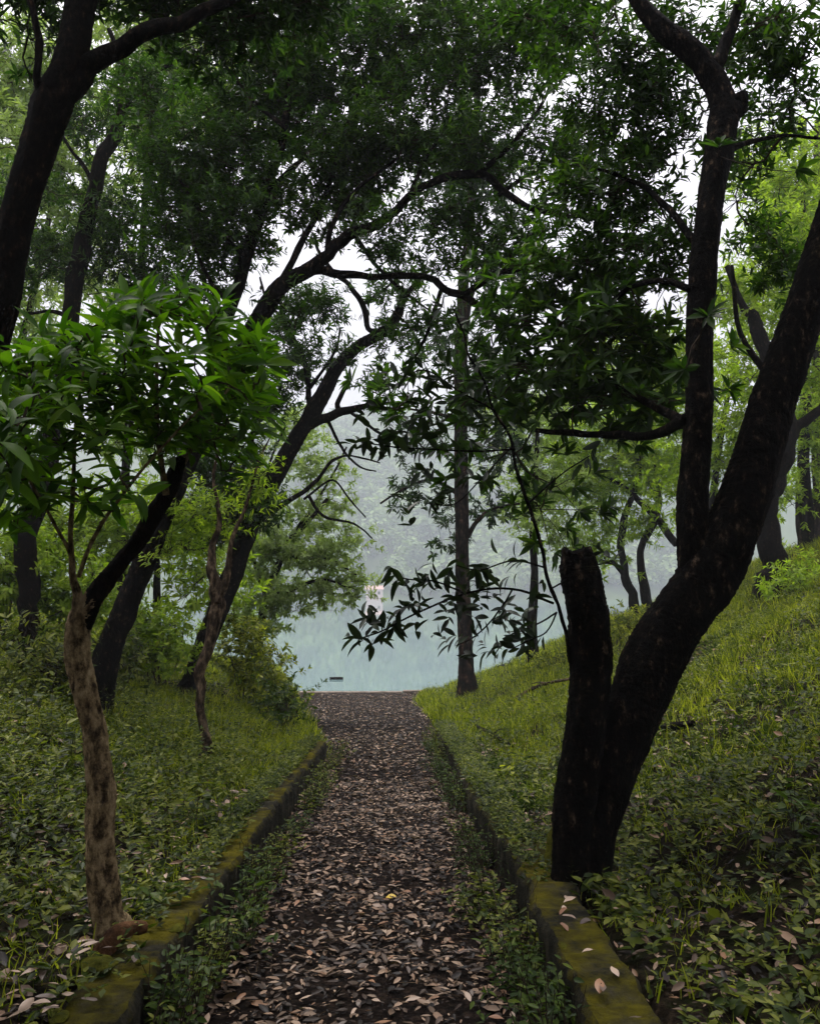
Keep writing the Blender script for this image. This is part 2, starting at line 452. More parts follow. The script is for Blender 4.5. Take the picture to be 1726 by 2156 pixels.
# ------------------------------------------------------------------ low walls on both sides of the path
def low_wall(x0, x1, y0, y1, label, gaps=()):
    n = int((y1 - y0) / 0.035)
    Y = np.linspace(y0, y1, n)
    mb = MB()
    prof_n = 9
    rings = []
    ker = np.ones(7) / 7
    WN = np.convolve(rng.normal(size=n + 6) * .022, ker, 'valid'); HN = np.convolve(rng.normal(size=n + 6) * .026, ker, 'valid')
    for k, y in enumerate(Y):
        b = float(base_z(y))
        wob = 0.014 * math.sin(y * 1.3 + x0) + 0.009 * math.sin(y * 3.7 + 2 * x0) + WN[k]
        hh = WALL_H + 0.018 * math.sin(y * 1.1 + 1 + x0) + HN[k]
        for (a, c, f) in gaps:
            hh -= f * (sstep(a, a + 0.12, y) - sstep(c - 0.12, c, y))
        e = rng.normal(size=prof_n) * 0.004
        if y1 - y < 0.3:
            hh *= 0.75 + 0.25 * (y1 - y) / 0.3
        top = b + hh
        sec = [(x0 + wob, b - 0.15), (x0 + wob, b + 0.1), (x0 + wob + e[2], top - 0.035), (x0 + wob + 0.022, top + e[3] * .6), (x0 + (x1 - x0) * .35, top + e[4]),
               (x0 + (x1 - x0) * .7, top + e[5]), (x1 + wob - 0.022, top + e[6] * .6), (x1 + wob + e[7], top - 0.035), (x1 + wob, b - 0.15)]
        rings.append([(sx, y, sz) for sx, sz in sec])
    V = np.array(rings).reshape(-1, 3)
    Fs = []
    for k in range(n - 1):
        a = k * prof_n
        for j in range(prof_n - 1):
            Fs.append((a + j, a + j + 1, a + prof_n + j + 1, a + prof_n + j))
    Fs.append(tuple(range(prof_n))[::-1]); Fs.append(tuple(range((n - 1) * prof_n, n * prof_n)))
    mb.add(V, Fs)
    root = empty('low_wall', (x0, y0, float(base_z(y0))), label, 'wall', 'low walls along the path')
    mb.build('wall_body', M['wall'], root, True)
    # cushions of moss that stand proud of the top
    cm = MB()
    for _ in range(16):
        y = rng.uniform(max(2.4, y0), y1) if rng.random() < .5 else rng.uniform(2.4, 6)
        if any(a < y < c for a, c, f in gaps): continue
        x = rng.choice([x0 + rng.uniform(.02, .07), rng.uniform(x0 + .03, x1 - .03)])
        R = rng.uniform(.012, .032); zz = float(base_z(y)) + WALL_H - .005
        a = np.arange(9) / 9 * 6.283
        ring = np.stack([x + R * np.cos(a) * rng.uniform(.7, 1.3, 9), y + 1.8 * R * np.sin(a) * rng.uniform(.7, 1.3, 9), np.full(9, zz)], -1)
        mid = ring * .55 + np.array([x, y, zz]) * .45 + np.array([0, 0, R * .38])
        top = np.array([[x, y, zz + R * .5]])
        Vv = np.concatenate([ring, mid, top])
        ff = [(k, (k + 1) % 9, 9 + (k + 1) % 9, 9 + k) for k in range(9)] + [(9 + k, 9 + (k + 1) % 9, 18) for k in range(9)]
        cm.add(Vv, ff)
    mo = cm.build('moss', M['moss'], root, True); mo['kind'] = 'stuff'
    return root
low_wall(WALL_L - WALL_W, WALL_L, -1.5, END_L, 'low mossy concrete wall along the path, beside the mottled young tree', gaps=[(2.75, 3.05, .2)])
low_wall(WALL_R, WALL_R + WALL_W, -1.5, END_R, 'low mossy concrete wall along the path, under the forked dark tree')

# stone edge where the path ends above the lake
ke = empty('stone_edge', (-1, 30.1, float(base_z(30.1))), 'pale stone edge of the lake shore where the path ends', 'kerb')
x = -4.6
k = 0
while x < 4.2:
    L = rng.uniform(.9, 1.5)
    b = float(base_z(30.2)); h = rng.uniform(.05, .09)
    y0, y1 = 30.0 + rng.uniform(-.03, .03), 30.38
    V = [(x, y0, b - 1.6), (x + L - .02, y0, b - 1.6), (x + L - .02, y1, b - 1.6), (x, y1, b - 1.6), (x, y0, b + h), (x + L - .02, y0, b + h), (x + L - .02, y1, b + h), (x, y1, b + h)]
    mb = MB(); mb.add(V, [(3, 2, 1, 0), (4, 5, 6, 7), (0, 1, 5, 4), (1, 2, 6, 5), (2, 3, 7, 6), (3, 0, 4, 7)])
    mb.build('stone', M['kerb'], ke)
    x += L

# ------------------------------------------------------------------ leaves in sprays
def perp(D):
    a = np.where(np.abs(D[:, 2:3]) < .9, np.array([[0, 0, 1.0]]), np.array([[1.0, 0, 0]]))
    u = unit(np.cross(D, a)); return u, np.cross(D, u)

def sprays(C, D, k, L, ratio, r=rng, tl=0.22, droop=0.3, ang=(40, 75), whorl=False):
    """k leaves round each twig end C with direction D -> arrays for cloud()"""
    n = len(C)
    U, Vv = perp(D)
    i = np.arange(k)[None, :]
    az = i * 2.399 + r.random((n, 1)) * 6.28 + r.normal(size=(n, k)) * .3
    th = np.radians(r.uniform(*ang, (n, k)))
    tpos = (r.random((n, k)) if not whorl else .8 + .2 * r.random((n, k))) * tl
    rad = np.cos(az)[..., None] * U[:, None] + np.sin(az)[..., None] * Vv[:, None]
    d = np.cos(th)[..., None] * D[:, None] + np.sin(th)[..., None] * rad
    d = d + np.array([0, 0, -1.0]) * (droop * r.random((n, k)))[..., None]
    d = unit(d)
    pos = C[:, None] + D[:, None] * (tpos - tl * .5)[..., None]
    nr = D[:, None] - d * np.sum(D[:, None] * d, -1, keepdims=True) + r.normal(size=d.shape) * .25 + np.array([0, 0, .5])
    nr = nr * np.where(nr[..., 2:3] < 0, -1, 1)
    Ls = L * r.uniform(.65, 1.2, (n, k)); Ws = Ls * ratio * r.uniform(.8, 1.2, (n, k))
    f = lambda a: a.reshape(-1, *a.shape[2:])
    return f(pos), f(d), f(nr), f(Ls), f(Ws)

class Tree:
    def __init__(s, name, label, bark, cat='tree', group=None, base=None):
        s.name, s.label, s.bark, s.cat, s.group = name, label, bark, cat, group
        s.root = None; s.nodes = []; s.rad = []
        s.base = base
        if base is not None: s.make_root(base)
    def make_root(s, loc):
        s.root = empty(s.name, tuple(float(v) for v in loc), s.label, s.cat, s.group)
    def limb(s, part, pts, sides=10, rough=0.09, per=5, ground=False, bark=None, knots=0, ragged=0, ridge=0.0):
        W = np.array([P(a, b, d) for a, b, d, _ in pts]); R = np.array([r * d / F for _, _, d, r in pts])
        if ground:
            x, y = W[0][0], W[0][1]; gz = float(ground_z(x, y))
            W[0][2] = gz + 0.02
            dirn = unit(W[1] - W[0])
            W = np.vstack([[x - dirn[0] * .1, y - dirn[1] * .1, gz - .3], W]); R = np.concatenate([[R[0] * 1.45], R]); R[1] *= 1.18
            if s.root is None: s.make_root((x, y, gz))
        if ridge: per = per * 4; sides = int(sides * 1.8)
        Wp = catmull(W, per); Rp = np.maximum(catmull(R[:, None], per)[:, 0], .0015)
        if s.root is None: s.make_root(W[0])
        nj = len(Wp); kj = max(3, (per * 2) // 3); jit = np.stack([np.convolve(rng.normal(size=nj + kj - 1), np.hanning(kj + 2)[1:-1] / np.hanning(kj + 2)[1:-1].sum(), 'valid') for _ in range(3)], 1)
        Wp = Wp + jit * (Rp * (.06 if ridge else .30))[:, None]
        V, Fs = tube(Wp, Rp, sides, rough, knots=knots, ridge=ridge)
        if ragged:
            top = V[-sides:]; top += unit(Wp[-1] - Wp[-2]) * (rng.random((sides, 1)) - .3) * ragged
            V[-sides:] = top
        mb = MB(); mb.add(V, Fs)
        o = mb.build(part, M[bark or s.bark], s.root, sides > 6)
        s.nodes.append(Wp); s.rad.append(Rp)
        return Wp
    def crown(s, blobs, mat, L=.11, ratio=.16, k=14, part='crown', tmpl=LANCE, per_clump=10, csig=.17, twig_r=.010, droop=.3, flat=1.0, tl=.22, twigs=True, whorl=False, maxlink=99., up=.35):
        nodes = np.concatenate(s.nodes); parts = []
        allc = []
        for bl in blobs:
            px, py, d, rx, ry, lai = bl[:6]
            depth = bl[6] if len(bl) > 6 else min(rx, ry) * d / F * 1.1
            c = P(px, py, d)
            Rr = np.array([rx * d / F, depth, ry * d / F])
            leaf_px = (L * F / d) * (L * ratio * 2 * F / d) * .35
            nl = LAI * lai * math.pi * rx * ry / leaf_px
            ns = max(3, int(nl / k)); nc = max(1, int(ns / per_clump))
            u = unit(rng.normal(size=(nc, 3))) * (rng.random((nc, 1)) ** (1 / 2.4))
            cc = c + u * Rr
            which = rng.integers(0, nc, ns)
            off = rng.normal(size=(ns, 3)) * csig * np.array([1, 1, .7 * flat])
            C = cc[which] + off
            D = unit(off * 1.0 + unit(C - c) * .25 + np.array([0, 0, up]) + rng.normal(size=(ns, 3)) * .15)
            gz = ground_z(C[:, 0], C[:, 1])
            ok = (C[:, 2] > gz + .05) & (np.linalg.norm(C - np.array([0, 0, CAM_Z]), axis=1) > 1.6)
            C, D = C[ok], D[ok]
            if len(C): parts.append(sprays(C, D, k, L, ratio, tl=tl, droop=droop, whorl=whorl))
            allc.append((cc, C, D, which[ok]))
        o = cloud(part, parts, tmpl, M[mat], s.root)
        if twigs:
            mb = MB()
            cc = np.concatenate([a[0] for a in allc])
            dist = np.array([np.min(np.linalg.norm(nodes - q, axis=1)) for q in cc])
            nn = nodes.copy()
            for ci in np.argsort(dist):
                q = cc[ci]
                dd = np.linalg.norm(nn - q, axis=1); j = int(np.argmin(dd))
                if dd[j] < .05 or dd[j] > maxlink: continue
                a = nn[j]; ln = dd[j]
                side = rng.normal(size=3) * ln * .13
                tt = np.linspace(0, 1, 6)[:, None]
                pts = a + (q - a) * tt + side * np.sin(tt * math.pi) + np.array([0, 0, -.12 * ln]) * np.sin(tt * math.pi) + rng.normal(size=(6, 3)) * ln * .02
                r0 = twig_r * min(2.2, .6 + ln)
                V, Fs = tube(pts, np.linspace(r0, twig_r * .45, 6), 5, 0.0, cap=False)
                mb.add(V, Fs)
                nn = np.vstack([nn, pts[3:]])
            for (c_, C, D, wh) in allc:
                for q, dv, wi in zip(C[::2], D[::2], wh[::2]):
                    a = c_[wi]; e = q + dv * tl * .4
                    mid = (a + q) / 2 + rng.normal(size=3) * .02
                    V, Fs = tube(np.array([a, mid, q, e]), np.array([1, .8, .6, .3]) * twig_r * .45, 3, 0.0, cap=False)
                    mb.add(V, Fs)
            tw = mb.build('twigs', M['twig'], s.root); tw['kind'] = 'stuff'
        return o

def limb_w(s, part, pts, sides=10, rough=.09):
    W = catmull(np.array([q[:3] for q in pts], float), 5); R = catmull(np.array([[q[3]] for q in pts], float), 5)[:, 0]
    if s.root is None: s.make_root((pts[0][0], pts[0][1], float(ground_z(pts[0][0], pts[0][1]))))
    V, Fs = tube(W, R, sides, rough, knots=3); mb = MB(); mb.add(V, Fs); mb.build(part, M[s.bark], s.root, True)
    s.nodes.append(W)
def crown_w(s, balls, mat, L, ratio, k, part='crown'):
    pp = []
    for (x, y, z, R, n) in balls:
        u = unit(rng.normal(size=(n, 3))) * (rng.random((n, 1)) ** .4); C = np.array([x, y, z]) + u * np.array([R, R, R * .5])
        D = unit(u + np.array([0, 0, .4]) + rng.normal(size=(n, 3)) * .3)
        pp.append(sprays(C, D, k, L, ratio))
    cloud(part, pp, DIAM, M[mat], s.root)

# detailed single leaf used for the leaves one can pick apart
def leaf_mesh(name, mat, ratio=.15, fold=.35, droop=.22, wave=.0, widest=.45):
    A = np.array([0, .12, .3, .5, .7, .88, 1.0])
    Wd = np.array([.06, .55, .92, 1.0, .8, .42, .0])
    V = []; Fs = []
    for a, wd in zip(A, Wd):
        z = -droop * a * a + .05 * math.sin(a * 3)
        V += [(a, -wd * ratio, z + fold * wd * ratio + wave * math.sin(a * 9)), (a, 0, z), (a, wd * ratio, z + fold * wd * ratio - wave * math.sin(a * 8 + 1))]
    for k in range(len(A) - 1):
        b = k * 3
        Fs += [(b, b + 1, b + 4, b + 3), (b + 1, b + 2, b + 5, b + 4)]
    me = bpy.data.meshes.new(name); me.from_pydata(V, [], Fs); me.update(); me.materials.append(mat)
    me.polygons.foreach_set('use_smooth', np.ones(len(me.polygons), dtype=bool))
    return me

def place_leaf(me, name, pos, d, nrm, L, parent=None):
    o = bpy.data.objects.new(name, me); COL.objects.link(o)
    d = unit(d); s = unit(np.cross(nrm, d)); u = np.cross(d, s)
    from mathutils import Matrix
    mt = Matrix(((d[0] * L, s[0] * L, u[0] * L, pos[0]), (d[1] * L, s[1] * L, u[1] * L, pos[1]), (d[2] * L, s[2] * L, u[2] * L, pos[2]), (0, 0, 0, 1)))
    if parent:
        o.parent = parent
        mt = Matrix.Translation(-Vector(parent.location)) @ mt
    o.matrix_basis = mt
    return o
#TREES
# ------------------------------------------------------------------ trees: the mottled young tree at the front
d1 = hit(238, 2003)
t1 = Tree('young_tree', 'slender young tree with mottled pale bark and bright green long leaves at the wall', 'bark_mottled')
t1.limb('trunk', [(240, 2005, d1, 33), (230, 1940, d1, 30), (214, 1850, d1, 28), (211, 1750, d1, 26), (214, 1660, d1, 28), (198, 1540, d1, 25), (172, 1430, d1, 23), (162, 1360, d1, 23), (170, 1300, d1, 22), (200, 1255, d1, 20)],
        18, .10, 5, ground=True, knots=14, ridge=.045)
t1.limb('branch', [(175, 1320, d1, 16.4), (205, 1245, d1, 19.7), (250, 1190, d1 + .02, 18.0), (300, 1125, d1 + .06, 18.0), (345, 1050, d1 + .12, 16.4), (366, 1000, d1 + .16, 15.6), (378, 968, d1 + .18, 13.9)], 12, .10, 5, ragged=.03, knots=4, ridge=.04, bark='bark_brown')
t1.limb('branch', [(166, 1330, d1 - .02, 14), (160, 1255, d1 - .04, 10), (150, 1170, d1 - .08, 6), (152, 1040, d1 - .1, 5), (160, 900, d1 - .15, 4), (175, 780, d1 - .2, 3)], 7, .06)
t1.limb('branch', [(165, 1215, d1 - .05, 5), (205, 1120, d1 - .1, 4.5), (262, 1035, d1 - .2, 4), (340, 945, d1 - .25, 3), (420, 860, d1 - .3, 3)], 6, .05)
t1.limb('branch', [(155, 1180, d1 - .08, 4), (110, 1090, d1 - .2, 3.5), (40, 980, d1 - .35, 3), (-30, 900, d1 - .4, 2.5)], 6, .05)
t1.limb('branch', [(350, 1040, d1 + .1, 8), (335, 930, d1 + .05, 6), (330, 800, d1, 4.5), (335, 690, d1 - .05, 3.5), (340, 620, d1 - .1, 3)], 6, .05)
t1.limb('branch', [(352, 1030, d1 + .12, 7), (420, 920, d1 + .25, 5), (480, 820, d1 + .3, 4), (520, 740, d1 + .35, 3)], 6, .05)
t1.limb('branch', [(335, 900, d1 + .05, 4), (270, 830, d1 - .15, 3.5), (180, 760, d1 - .3, 3), (80, 730, d1 - .45, 2.5)], 6, .05)
# whorls of long leaves: the nearest are single leaves, the inner ones one mass
wh = []
for (px, py, rx, ry, n, dz) in [(335, 635, 60, 40, 7, 0), (270, 690, 60, 40, 7, -.1), (410, 680, 60, 40, 7, .1), (160, 745, 80, 35, 8, -.25), (60, 770, 70, 35, 7, -.35), (330, 760, 80, 50, 9, 0),
                                (480, 730, 60, 40, 7, .3), (230, 820, 90, 40, 8, -.2), (100, 850, 80, 45, 8, -.35), (0, 850, 60, 60, 6, -.4), (400, 830, 80, 50, 8, .15), (500, 820, 50, 50, 6, .3),
                                (300, 900, 80, 40, 7, 0), (170, 930, 80, 40, 6, -.2), (40, 960, 60, 40, 5, -.3), (430, 920, 60, 40, 7, .2), (130, 1060, 50, 40, 3, -.1), (60, 1080, 50, 40, 3, -.2), (230, 1040, 40, 30, 2, -.1), (555, 760, 35, 40, 4, .35), (545, 860, 40, 50, 4, .35), (20, 1010, 50, 40, 4, -.3), (480, 960, 50, 50, 5, .3)]:
    for _ in range(int(n * 2.0)):
        wh.append(P(px + rng.normal() * rx * .55, py + rng.normal() * ry * .55, max(2.3, d1 + dz + rng.normal() * .28)))
wh = np.array(wh)
tip = P(200, 1050, d1)
Dw = unit(unit(wh - tip) * .5 + np.array([0, 0, .55]) + rng.normal(size=wh.shape) * .4)
pos, dv, nr, Ls, Ws = sprays(wh, Dw, 8, .15, .14, tl=.15, droop=.5, ang=(30, 88))
YL = [leaf_mesh('young_leaf', M['young'], .135, .4, .22), leaf_mesh('young_leaf_b', M['young'], .15, .25, .32, .012), leaf_mesh('young_leaf_c', M['young'], .12, .5, .12, .01)]
order = np.argsort(np.linalg.norm(pos - np.array([0, 0, CAM_Z]), axis=1) - .25 * pos[:, 2])
for q in order[:300]:
    place_leaf(YL[q % 3], 'leaf', pos[q], dv[q], nr[q], Ls[q], t1.root)
rest = order[300:]
cloud('crown', [(pos[rest], dv[rest], nr[rest], Ls[rest], Ws[rest])], LANCE, M['young'], t1.root)
nodes = np.concatenate(t1.nodes[2:]); mb = MB(); nn = nodes.copy()
for q in np.argsort([np.min(np.linalg.norm(nodes - c, axis=1)) for c in wh]):
    c = wh[q]; dd = np.linalg.norm(nn - c, axis=1); j = int(np.argmin(dd)); a = nn[j]
    if dd[j] < .02: continue
    tt = np.linspace(0, 1, 5)[:, None]
    pts = a + (c + Dw[q] * .04 - a) * tt - np.array([0, 0, .18 * dd[j]]) * np.sin(tt * math.pi) + rng.normal(size=(5, 3)) * .008
    V, Fs = tube(pts, np.linspace(.0055, .0028, 5), 5, 0, cap=False); mb.add(V, Fs); nn = np.vstack([nn, pts[2:]])
o = mb.build('twigs', M['twig'], t1.root); o['kind'] = 'stuff'

# ------------------------------------------------------------------ the leaning tree whose limbs arch over the path
d2 = hit(205, 1445); d2 = min(max(d2, 6.5), 9.5)
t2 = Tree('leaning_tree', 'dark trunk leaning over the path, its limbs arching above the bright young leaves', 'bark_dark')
t2.limb('trunk', [(200, 1455, d2, 28.1), (235, 1350, d2, 26.6), (290, 1215, d2, 24.4), (375, 1010, d2 - .1, 22.2), (460, 830, d2 - .2, 20.7), (535, 690, d2 - .3, 19.2), (590, 605, d2 - .4, 17.8), (655, 565, d2 - .5, 15.5)], 14, .08, 5, ground=True, knots=6, ridge=.035)
t2.limb('limb', [(645, 572, d2 - .5, 14.1), (690, 535, d2 - .5, 13.3), (735, 495, d2 - .6, 12.6), (790, 474, d2 - .6, 11.1), (825, 450, d2 - .7, 8.9), (870, 405, d2 - .8, 8.1), (940, 375, d2 - .8, 8.9), (1010, 365, d2 - .9, 9.6), (1060, 400, d2 - .9, 8.1), (1115, 437, d2 - 1, 6.7), (1200, 455, d2 - 1.1, 4.4), (1290, 440, d2 - 1.2, 3.0)], 10, .09, 5, knots=3)
t2.limb('limb', [(640, 572, d2 - .5, 11.1), (700, 572, d2 - .5, 9.6), (780, 580, d2 - .6, 7.4), (890, 582, d2 - .7, 7.4), (930, 602, d2 - .8, 8.1), (985, 628, d2 - .8, 8.1), (1040, 668, d2 - .9, 7.4), (1075, 700, d2 - .9, 5.9), (1130, 760, d2 - 1, 3.7)], 9, .09, 5, knots=2)
t2.limb('limb', [(970, 625, d2 - .8, 7.4), (1010, 600, d2 - .9, 6.7), (1050, 575, d2 - .9, 6.7), (1120, 562, d2 - 1, 5.2), (1200, 530, d2 - 1.1, 3.0)], 8, .08)
t2.limb('limb', [(430, 890, d2 - .1, 16.3), (470, 700, d2, 14.8), (520, 530, d2, 14.1), (565, 390, d2, 11.8), (600, 260, d2, 8.9), (612, 150, d2, 5.2), (632, 0, d2, 4.1), (645, -90, d2, 3.0)], 10, .08, 5, knots=3)
t2.limb('limb', [(575, 625, d2 - .4, 8.9), (640, 500, d2 - .2, 7.4), (690, 400, d2 - .1, 5.9), (720, 300, d2, 4.4), (760, 180, d2, 3.0)], 7, .08)
t2.limb('limb', [(690, 535, d2 - .5, 6.7), (700, 470, d2 - .5, 5.9), (750, 400, d2 - .5, 4.4), (840, 330, d2 - .5, 3.0)], 7, .08)
t2.limb('limb', [(1010, 365, d2 - .9, 6.7), (1080, 300, d2 - .9, 5.2), (1150, 200, d2 - .9, 3.7), (1190, 90, d2 - .9, 2.2)], 7, .08)
for pts in ([(560, 400), (640, 330), (720, 310), (800, 250)], [(600, 270), (520, 200), (470, 110)], [(520, 530), (440, 470), (380, 380), (330, 300)], [(870, 405), (900, 330), (960, 250), (980, 160)], [(735, 495), (800, 560), (850, 620), (900, 650)], [(1060, 400), (1120, 360), (1200, 300), (1260, 220)], [(930, 602), (900, 680), (870, 740)], [(485, 640), (430, 560), (400, 480)]):
    t2.limb('branch', [(x + rng.normal() * 6, y + rng.normal() * 6, d2 - .4 + .1 * q, 5.5 - 1.2 * q) for q, (x, y) in enumerate(pts)], 6, .12)
t2.crown([(620, 430, d2, 150, 90, 1.27), (420, 480, d2, 130, 110, 1.87), (430, 330, d2, 140, 110, 2.04), (560, 220, d2 + .4, 140, 110, 1.87), (720, 160, d2 + .3, 140, 100, 1.87), (740, 330, d2, 130, 100, 1.87),
          (880, 260, d2 - .3, 140, 110, 1.44), (900, 90, d2, 140, 100, 1.53), (1010, 300, d2 - .6, 130, 90, 1.19), (900, 480, d2 - .6, 150, 60, 0.85), (1060, 130, d2 - .3, 140, 120, 1.36), (1080, 490, d2 - .8, 120, 65, 1.02), (760, 20, d2 + .2, 160, 70, 1.27), (1180, 20, d2 - .4, 150, 70, 1.27), (980, 0, d2, 150, 60, 1.19),
          (1000, 560, d2 - .6, 80, 40, 0.68), (560, 80, d2 + .5, 110, 80, 1.19), (780, 520, d2 - .6, 90, 30, 0.51), (300, 230, d2 + .4, 90, 110, 1.02), (1180, 330, d2 - .8, 110, 90, 1.44), (430, 600, d2, 90, 50, 0.77), (900, 660, d2 - .6, 90, 60, 0.47), (1010, 690, d2 - .7, 80, 60, 0.51), (840, 560, d2 - .5, 90, 50, 0.42), (640, 660, d2 - .2, 60, 60, 0.51)],
         'canopy', L=.095, ratio=.16, k=14, csig=.17)

# ------------------------------------------------------------------ the second leaning tree nearer to the lake
d3 = min(max(hit(388, 1468), 10), 15)
t3 = Tree('leaning_tree', 'black crooked trunk leaning right with bare zigzag limbs against the lake', 'bark_dark')
t3.limb('trunk', [(390, 1472, d3, 21.8), (405, 1425, d3, 18.7), (440, 1335, d3, 19.5), (490, 1205, d3, 20.3), (525, 1110, d3, 19.5), (562, 1030, d3, 18.7), (612, 945, d3, 17.2), (650, 882, d3, 17.9), (688, 815, d3, 15.6), (712, 772, d3, 14.0), (755, 728, d3, 12.5), (805, 698, d3 - .2, 11.7), (835, 665, d3 - .3, 10.9), (850, 630, d3 - .4, 7.0), (880, 590, d3 - .5, 3.9)], 12, .10, 4, ground=True, knots=8, ridge=.04)
t3.limb('limb', [(640, 900, d3, 11.7), (690, 880, d3 - .1, 10.1), (742, 860, d3 - .2, 8.6), (790, 850, d3 - .3, 3.9), (840, 850, d3 - .4, 2.3)], 8, .08)
t3.limb('limb', [(715, 872, d3 - .1, 6.2), (712, 845, d3 - .1, 5.5), (735, 800, d3 - .1, 4.7)], 7, .08, ragged=.03)
t3.limb('limb', [(655, 880, d3, 7.0), (650, 810, d3, 5.5), (640, 750, d3, 6.2), (612, 705, d3, 5.5), (595, 655, d3, 3.9), (585, 600, d3, 3.1)], 8, .1)
t3.limb('limb', [(805, 700, d3 - .2, 7.0), (775, 690, d3 - .2, 6.2), (765, 640, d3 - .2, 6.2), (735, 600, d3 - .2, 5.5), (690, 560, d3 - .2, 4.7), (660, 500, d3 - .2, 3.1)], 8, .1)
t3.limb('limb', [(530, 1100, d3, 7.8), (600, 1060, d3 + .2, 6.2), (660, 1020, d3 + .4, 4.7), (700, 970, d3 + .6, 3.5), (740, 960, d3 + .7, 2.3), (800, 975, d3 + .8, 1.6)], 7, .1)
t3.limb('limb', [(560, 1030, d3, 6.2), (530, 950, d3, 4.7), (540, 870, d3 + .1, 3.9), (520, 780, d3 + .1, 2.3)], 7, .1)
t3.limb('limb', [(640, 1050, d3 + .3, 3.1), (700, 1010, d3 + .5, 2.3), (735, 1050, d3 + .6, 1.9), (770, 1090, d3 + .7, 1.4)], 5, .1)
for pts in ([(740, 860), (800, 900), (850, 910), (900, 950)], [(690, 880), (720, 940), (760, 970), (800, 1000)], [(650, 810), (700, 740), (720, 690)], [(640, 1040), (690, 1080), (740, 1100), (780, 1130)], [(600, 690), (560, 640), (540, 580)], [(765, 640), (800, 600), (850, 570)], [(560, 1030), (500, 960), (470, 880)]):
    t3.limb('branch', [(x + rng.normal() * 5, y + rng.normal() * 5, d3 + .1 * q, 4 - .85 * q) for q, (x, y) in enumerate(pts)], 5, .15)
t3.crown([(640, 640, d3, 80, 60, 1.0), (600, 740, d3, 70, 80, 1.1), (680, 750, d3, 50, 60, .6), (560, 840, d3, 70, 70, 1.2), (810, 620, d3 - .2, 70, 50, .6), (860, 720, d3 - .3, 70, 60, .5), (780, 800, d3 - .3, 60, 40, .45), (500, 1000, d3, 70, 60, 1.7), (460, 1080, d3, 90, 60, 2.0), (530, 1060, d3 - .3, 70, 40, 1.5),
          (420, 960, d3 + .2, 80, 60, 1.6), (820, 560, d3 - .4, 60, 40, .5), (700, 650, d3, 40, 40, .5)], 'canopy', L=.12, ratio=.15, k=13)

# slim twisted trunk in front of it
d5 = min(max(hit(430, 1610), 6.5), 10)
t5 = Tree('slim_tree', 'slim twisted trunk with pale bark patches in front of the black crooked tree', 'bark_pale')
t5.limb('trunk', [(430, 1610, d5, 10), (430, 1540, d5, 10), (420, 1465, d5, 9), (427, 1400, d5, 11), (447, 1330, d5, 13), (458, 1270, d5, 14), (448, 1220, d5, 12), (446, 1160, d5, 8), (462, 1090, d5, 5), (450, 1000, d5, 3.4), (470, 900, d5, 2.4), (455, 820, d5, 1.6)], 10, .14, 5, ground=True, knots=6)
t5.limb('branch', [(458, 1270, d5, 11), (475, 1220, d5, 8), (488, 1140, d5, 5), (520, 1060, d5, 3.4), (545, 970, d5, 2.2), (580, 900, d5, 1.5)], 7, .1)
t5.crown([(470, 1080, d5 + .3, 80, 60, .5), (400, 1180, d5 + .4, 90, 50, .5), (540, 1030, d5 + .3, 60, 50, .5), (380, 1080, d5 + .3, 80, 50, .6)], 'sunlit', L=.09, ratio=.17, k=12)

# ------------------------------------------------------------------ trees along the left side of the picture
d6 = min(max(hit(45, 1392), 7), 12)
t6 = Tree('tall_tree', 'tall dark trunk rising from the bushes, bending behind the bright young leaves', 'bark_brown')
t6.limb('trunk', [(40, 1400, d6, 23.8), (60, 1300, d6, 20.4), (50, 1200, d6, 21.2), (85, 1030, d6, 21.2), (120, 880, d6, 19.6), (148, 690, d6, 18.7), (165, 560, d6, 18.7), (190, 430, d6, 16.1), (218, 340, d6, 15.3), (252, 255, d6, 13.6), (277, 190, d6, 14.4), (262, 145, d6, 7.6), (230, 60, d6, 5.1)], 12, .09, 5, ground=True, knots=6)
t6.limb('limb', [(200, 400, d6, 6.8), (180, 355, d6, 5.1), (140, 300, d6, 3.4), (110, 230, d6, 2.5)], 6, .1)
t6.limb('limb', [(150, 668, d6, 6.0), (110, 655, d6, 4.2), (60, 660, d6, 3.4)], 6, .1)
t6.limb('limb', [(275, 190, d6, 7.6), (330, 150, d6, 5.1), (390, 120, d6, 3.4)], 6, .1)
t6.crown([(330, 170, d6 + .5, 110, 90, 1.0), (230, 480, d6 + .5, 90, 90, .9), (110, 560, d6 + .4, 100, 80, 1.2), (330, 420, d6 + .5, 80, 80, 1.0), (300, 560, d6 + .4, 120, 60, 1.2), (60, 440, d6 + .6, 80, 80, .8), (180, 250, d6 + .5, 80, 90, .8)], 'canopy', L=.11, ratio=.16, k=13)
d7 = 5.0
t7 = Tree('stout_tree', 'stout dark trunk crossing the upper left corner with one long side limb', 'bark_brown')
t7.limb('trunk', [(-300, 1640, d7, 46.9), (-230, 1400, d7, 44.2), (-110, 1020, d7, 40.5), (-30, 760, d7, 37.7), (8, 610, d7, 35.9), (32, 480, d7, 34.0), (75, 330, d7, 35.0), (112, 215, d7, 39.6), (150, 120, d7, 35.9), (172, 0, d7, 33.1), (200, -140, d7, 30.4), (220, -300, d7, 23.0)], 18, .05, 6, ground=True, knots=7, ridge=.022)
t7.limb('limb', [(120, 215, d7, 27.6), (180, 150, d7, 23.0), (255, 95, d7, 19.3), (330, 62, d7, 17.5), (400, 35, d7 + .1, 14.7), (480, -2, d7 + .2, 12.0), (580, -60, d7 + .3, 8.3), (700, -120, d7 + .4, 4.6)], 10, .09, 5, knots=3)
t7.limb('limb', [(100, 215, d7, 13.8), (78, 165, d7 - .1, 9.2), (82, 90, d7 - .1, 8.3), (68, 20, d7 - .1, 7.4), (50, -60, d7 - .1, 5.5)], 8, .08)
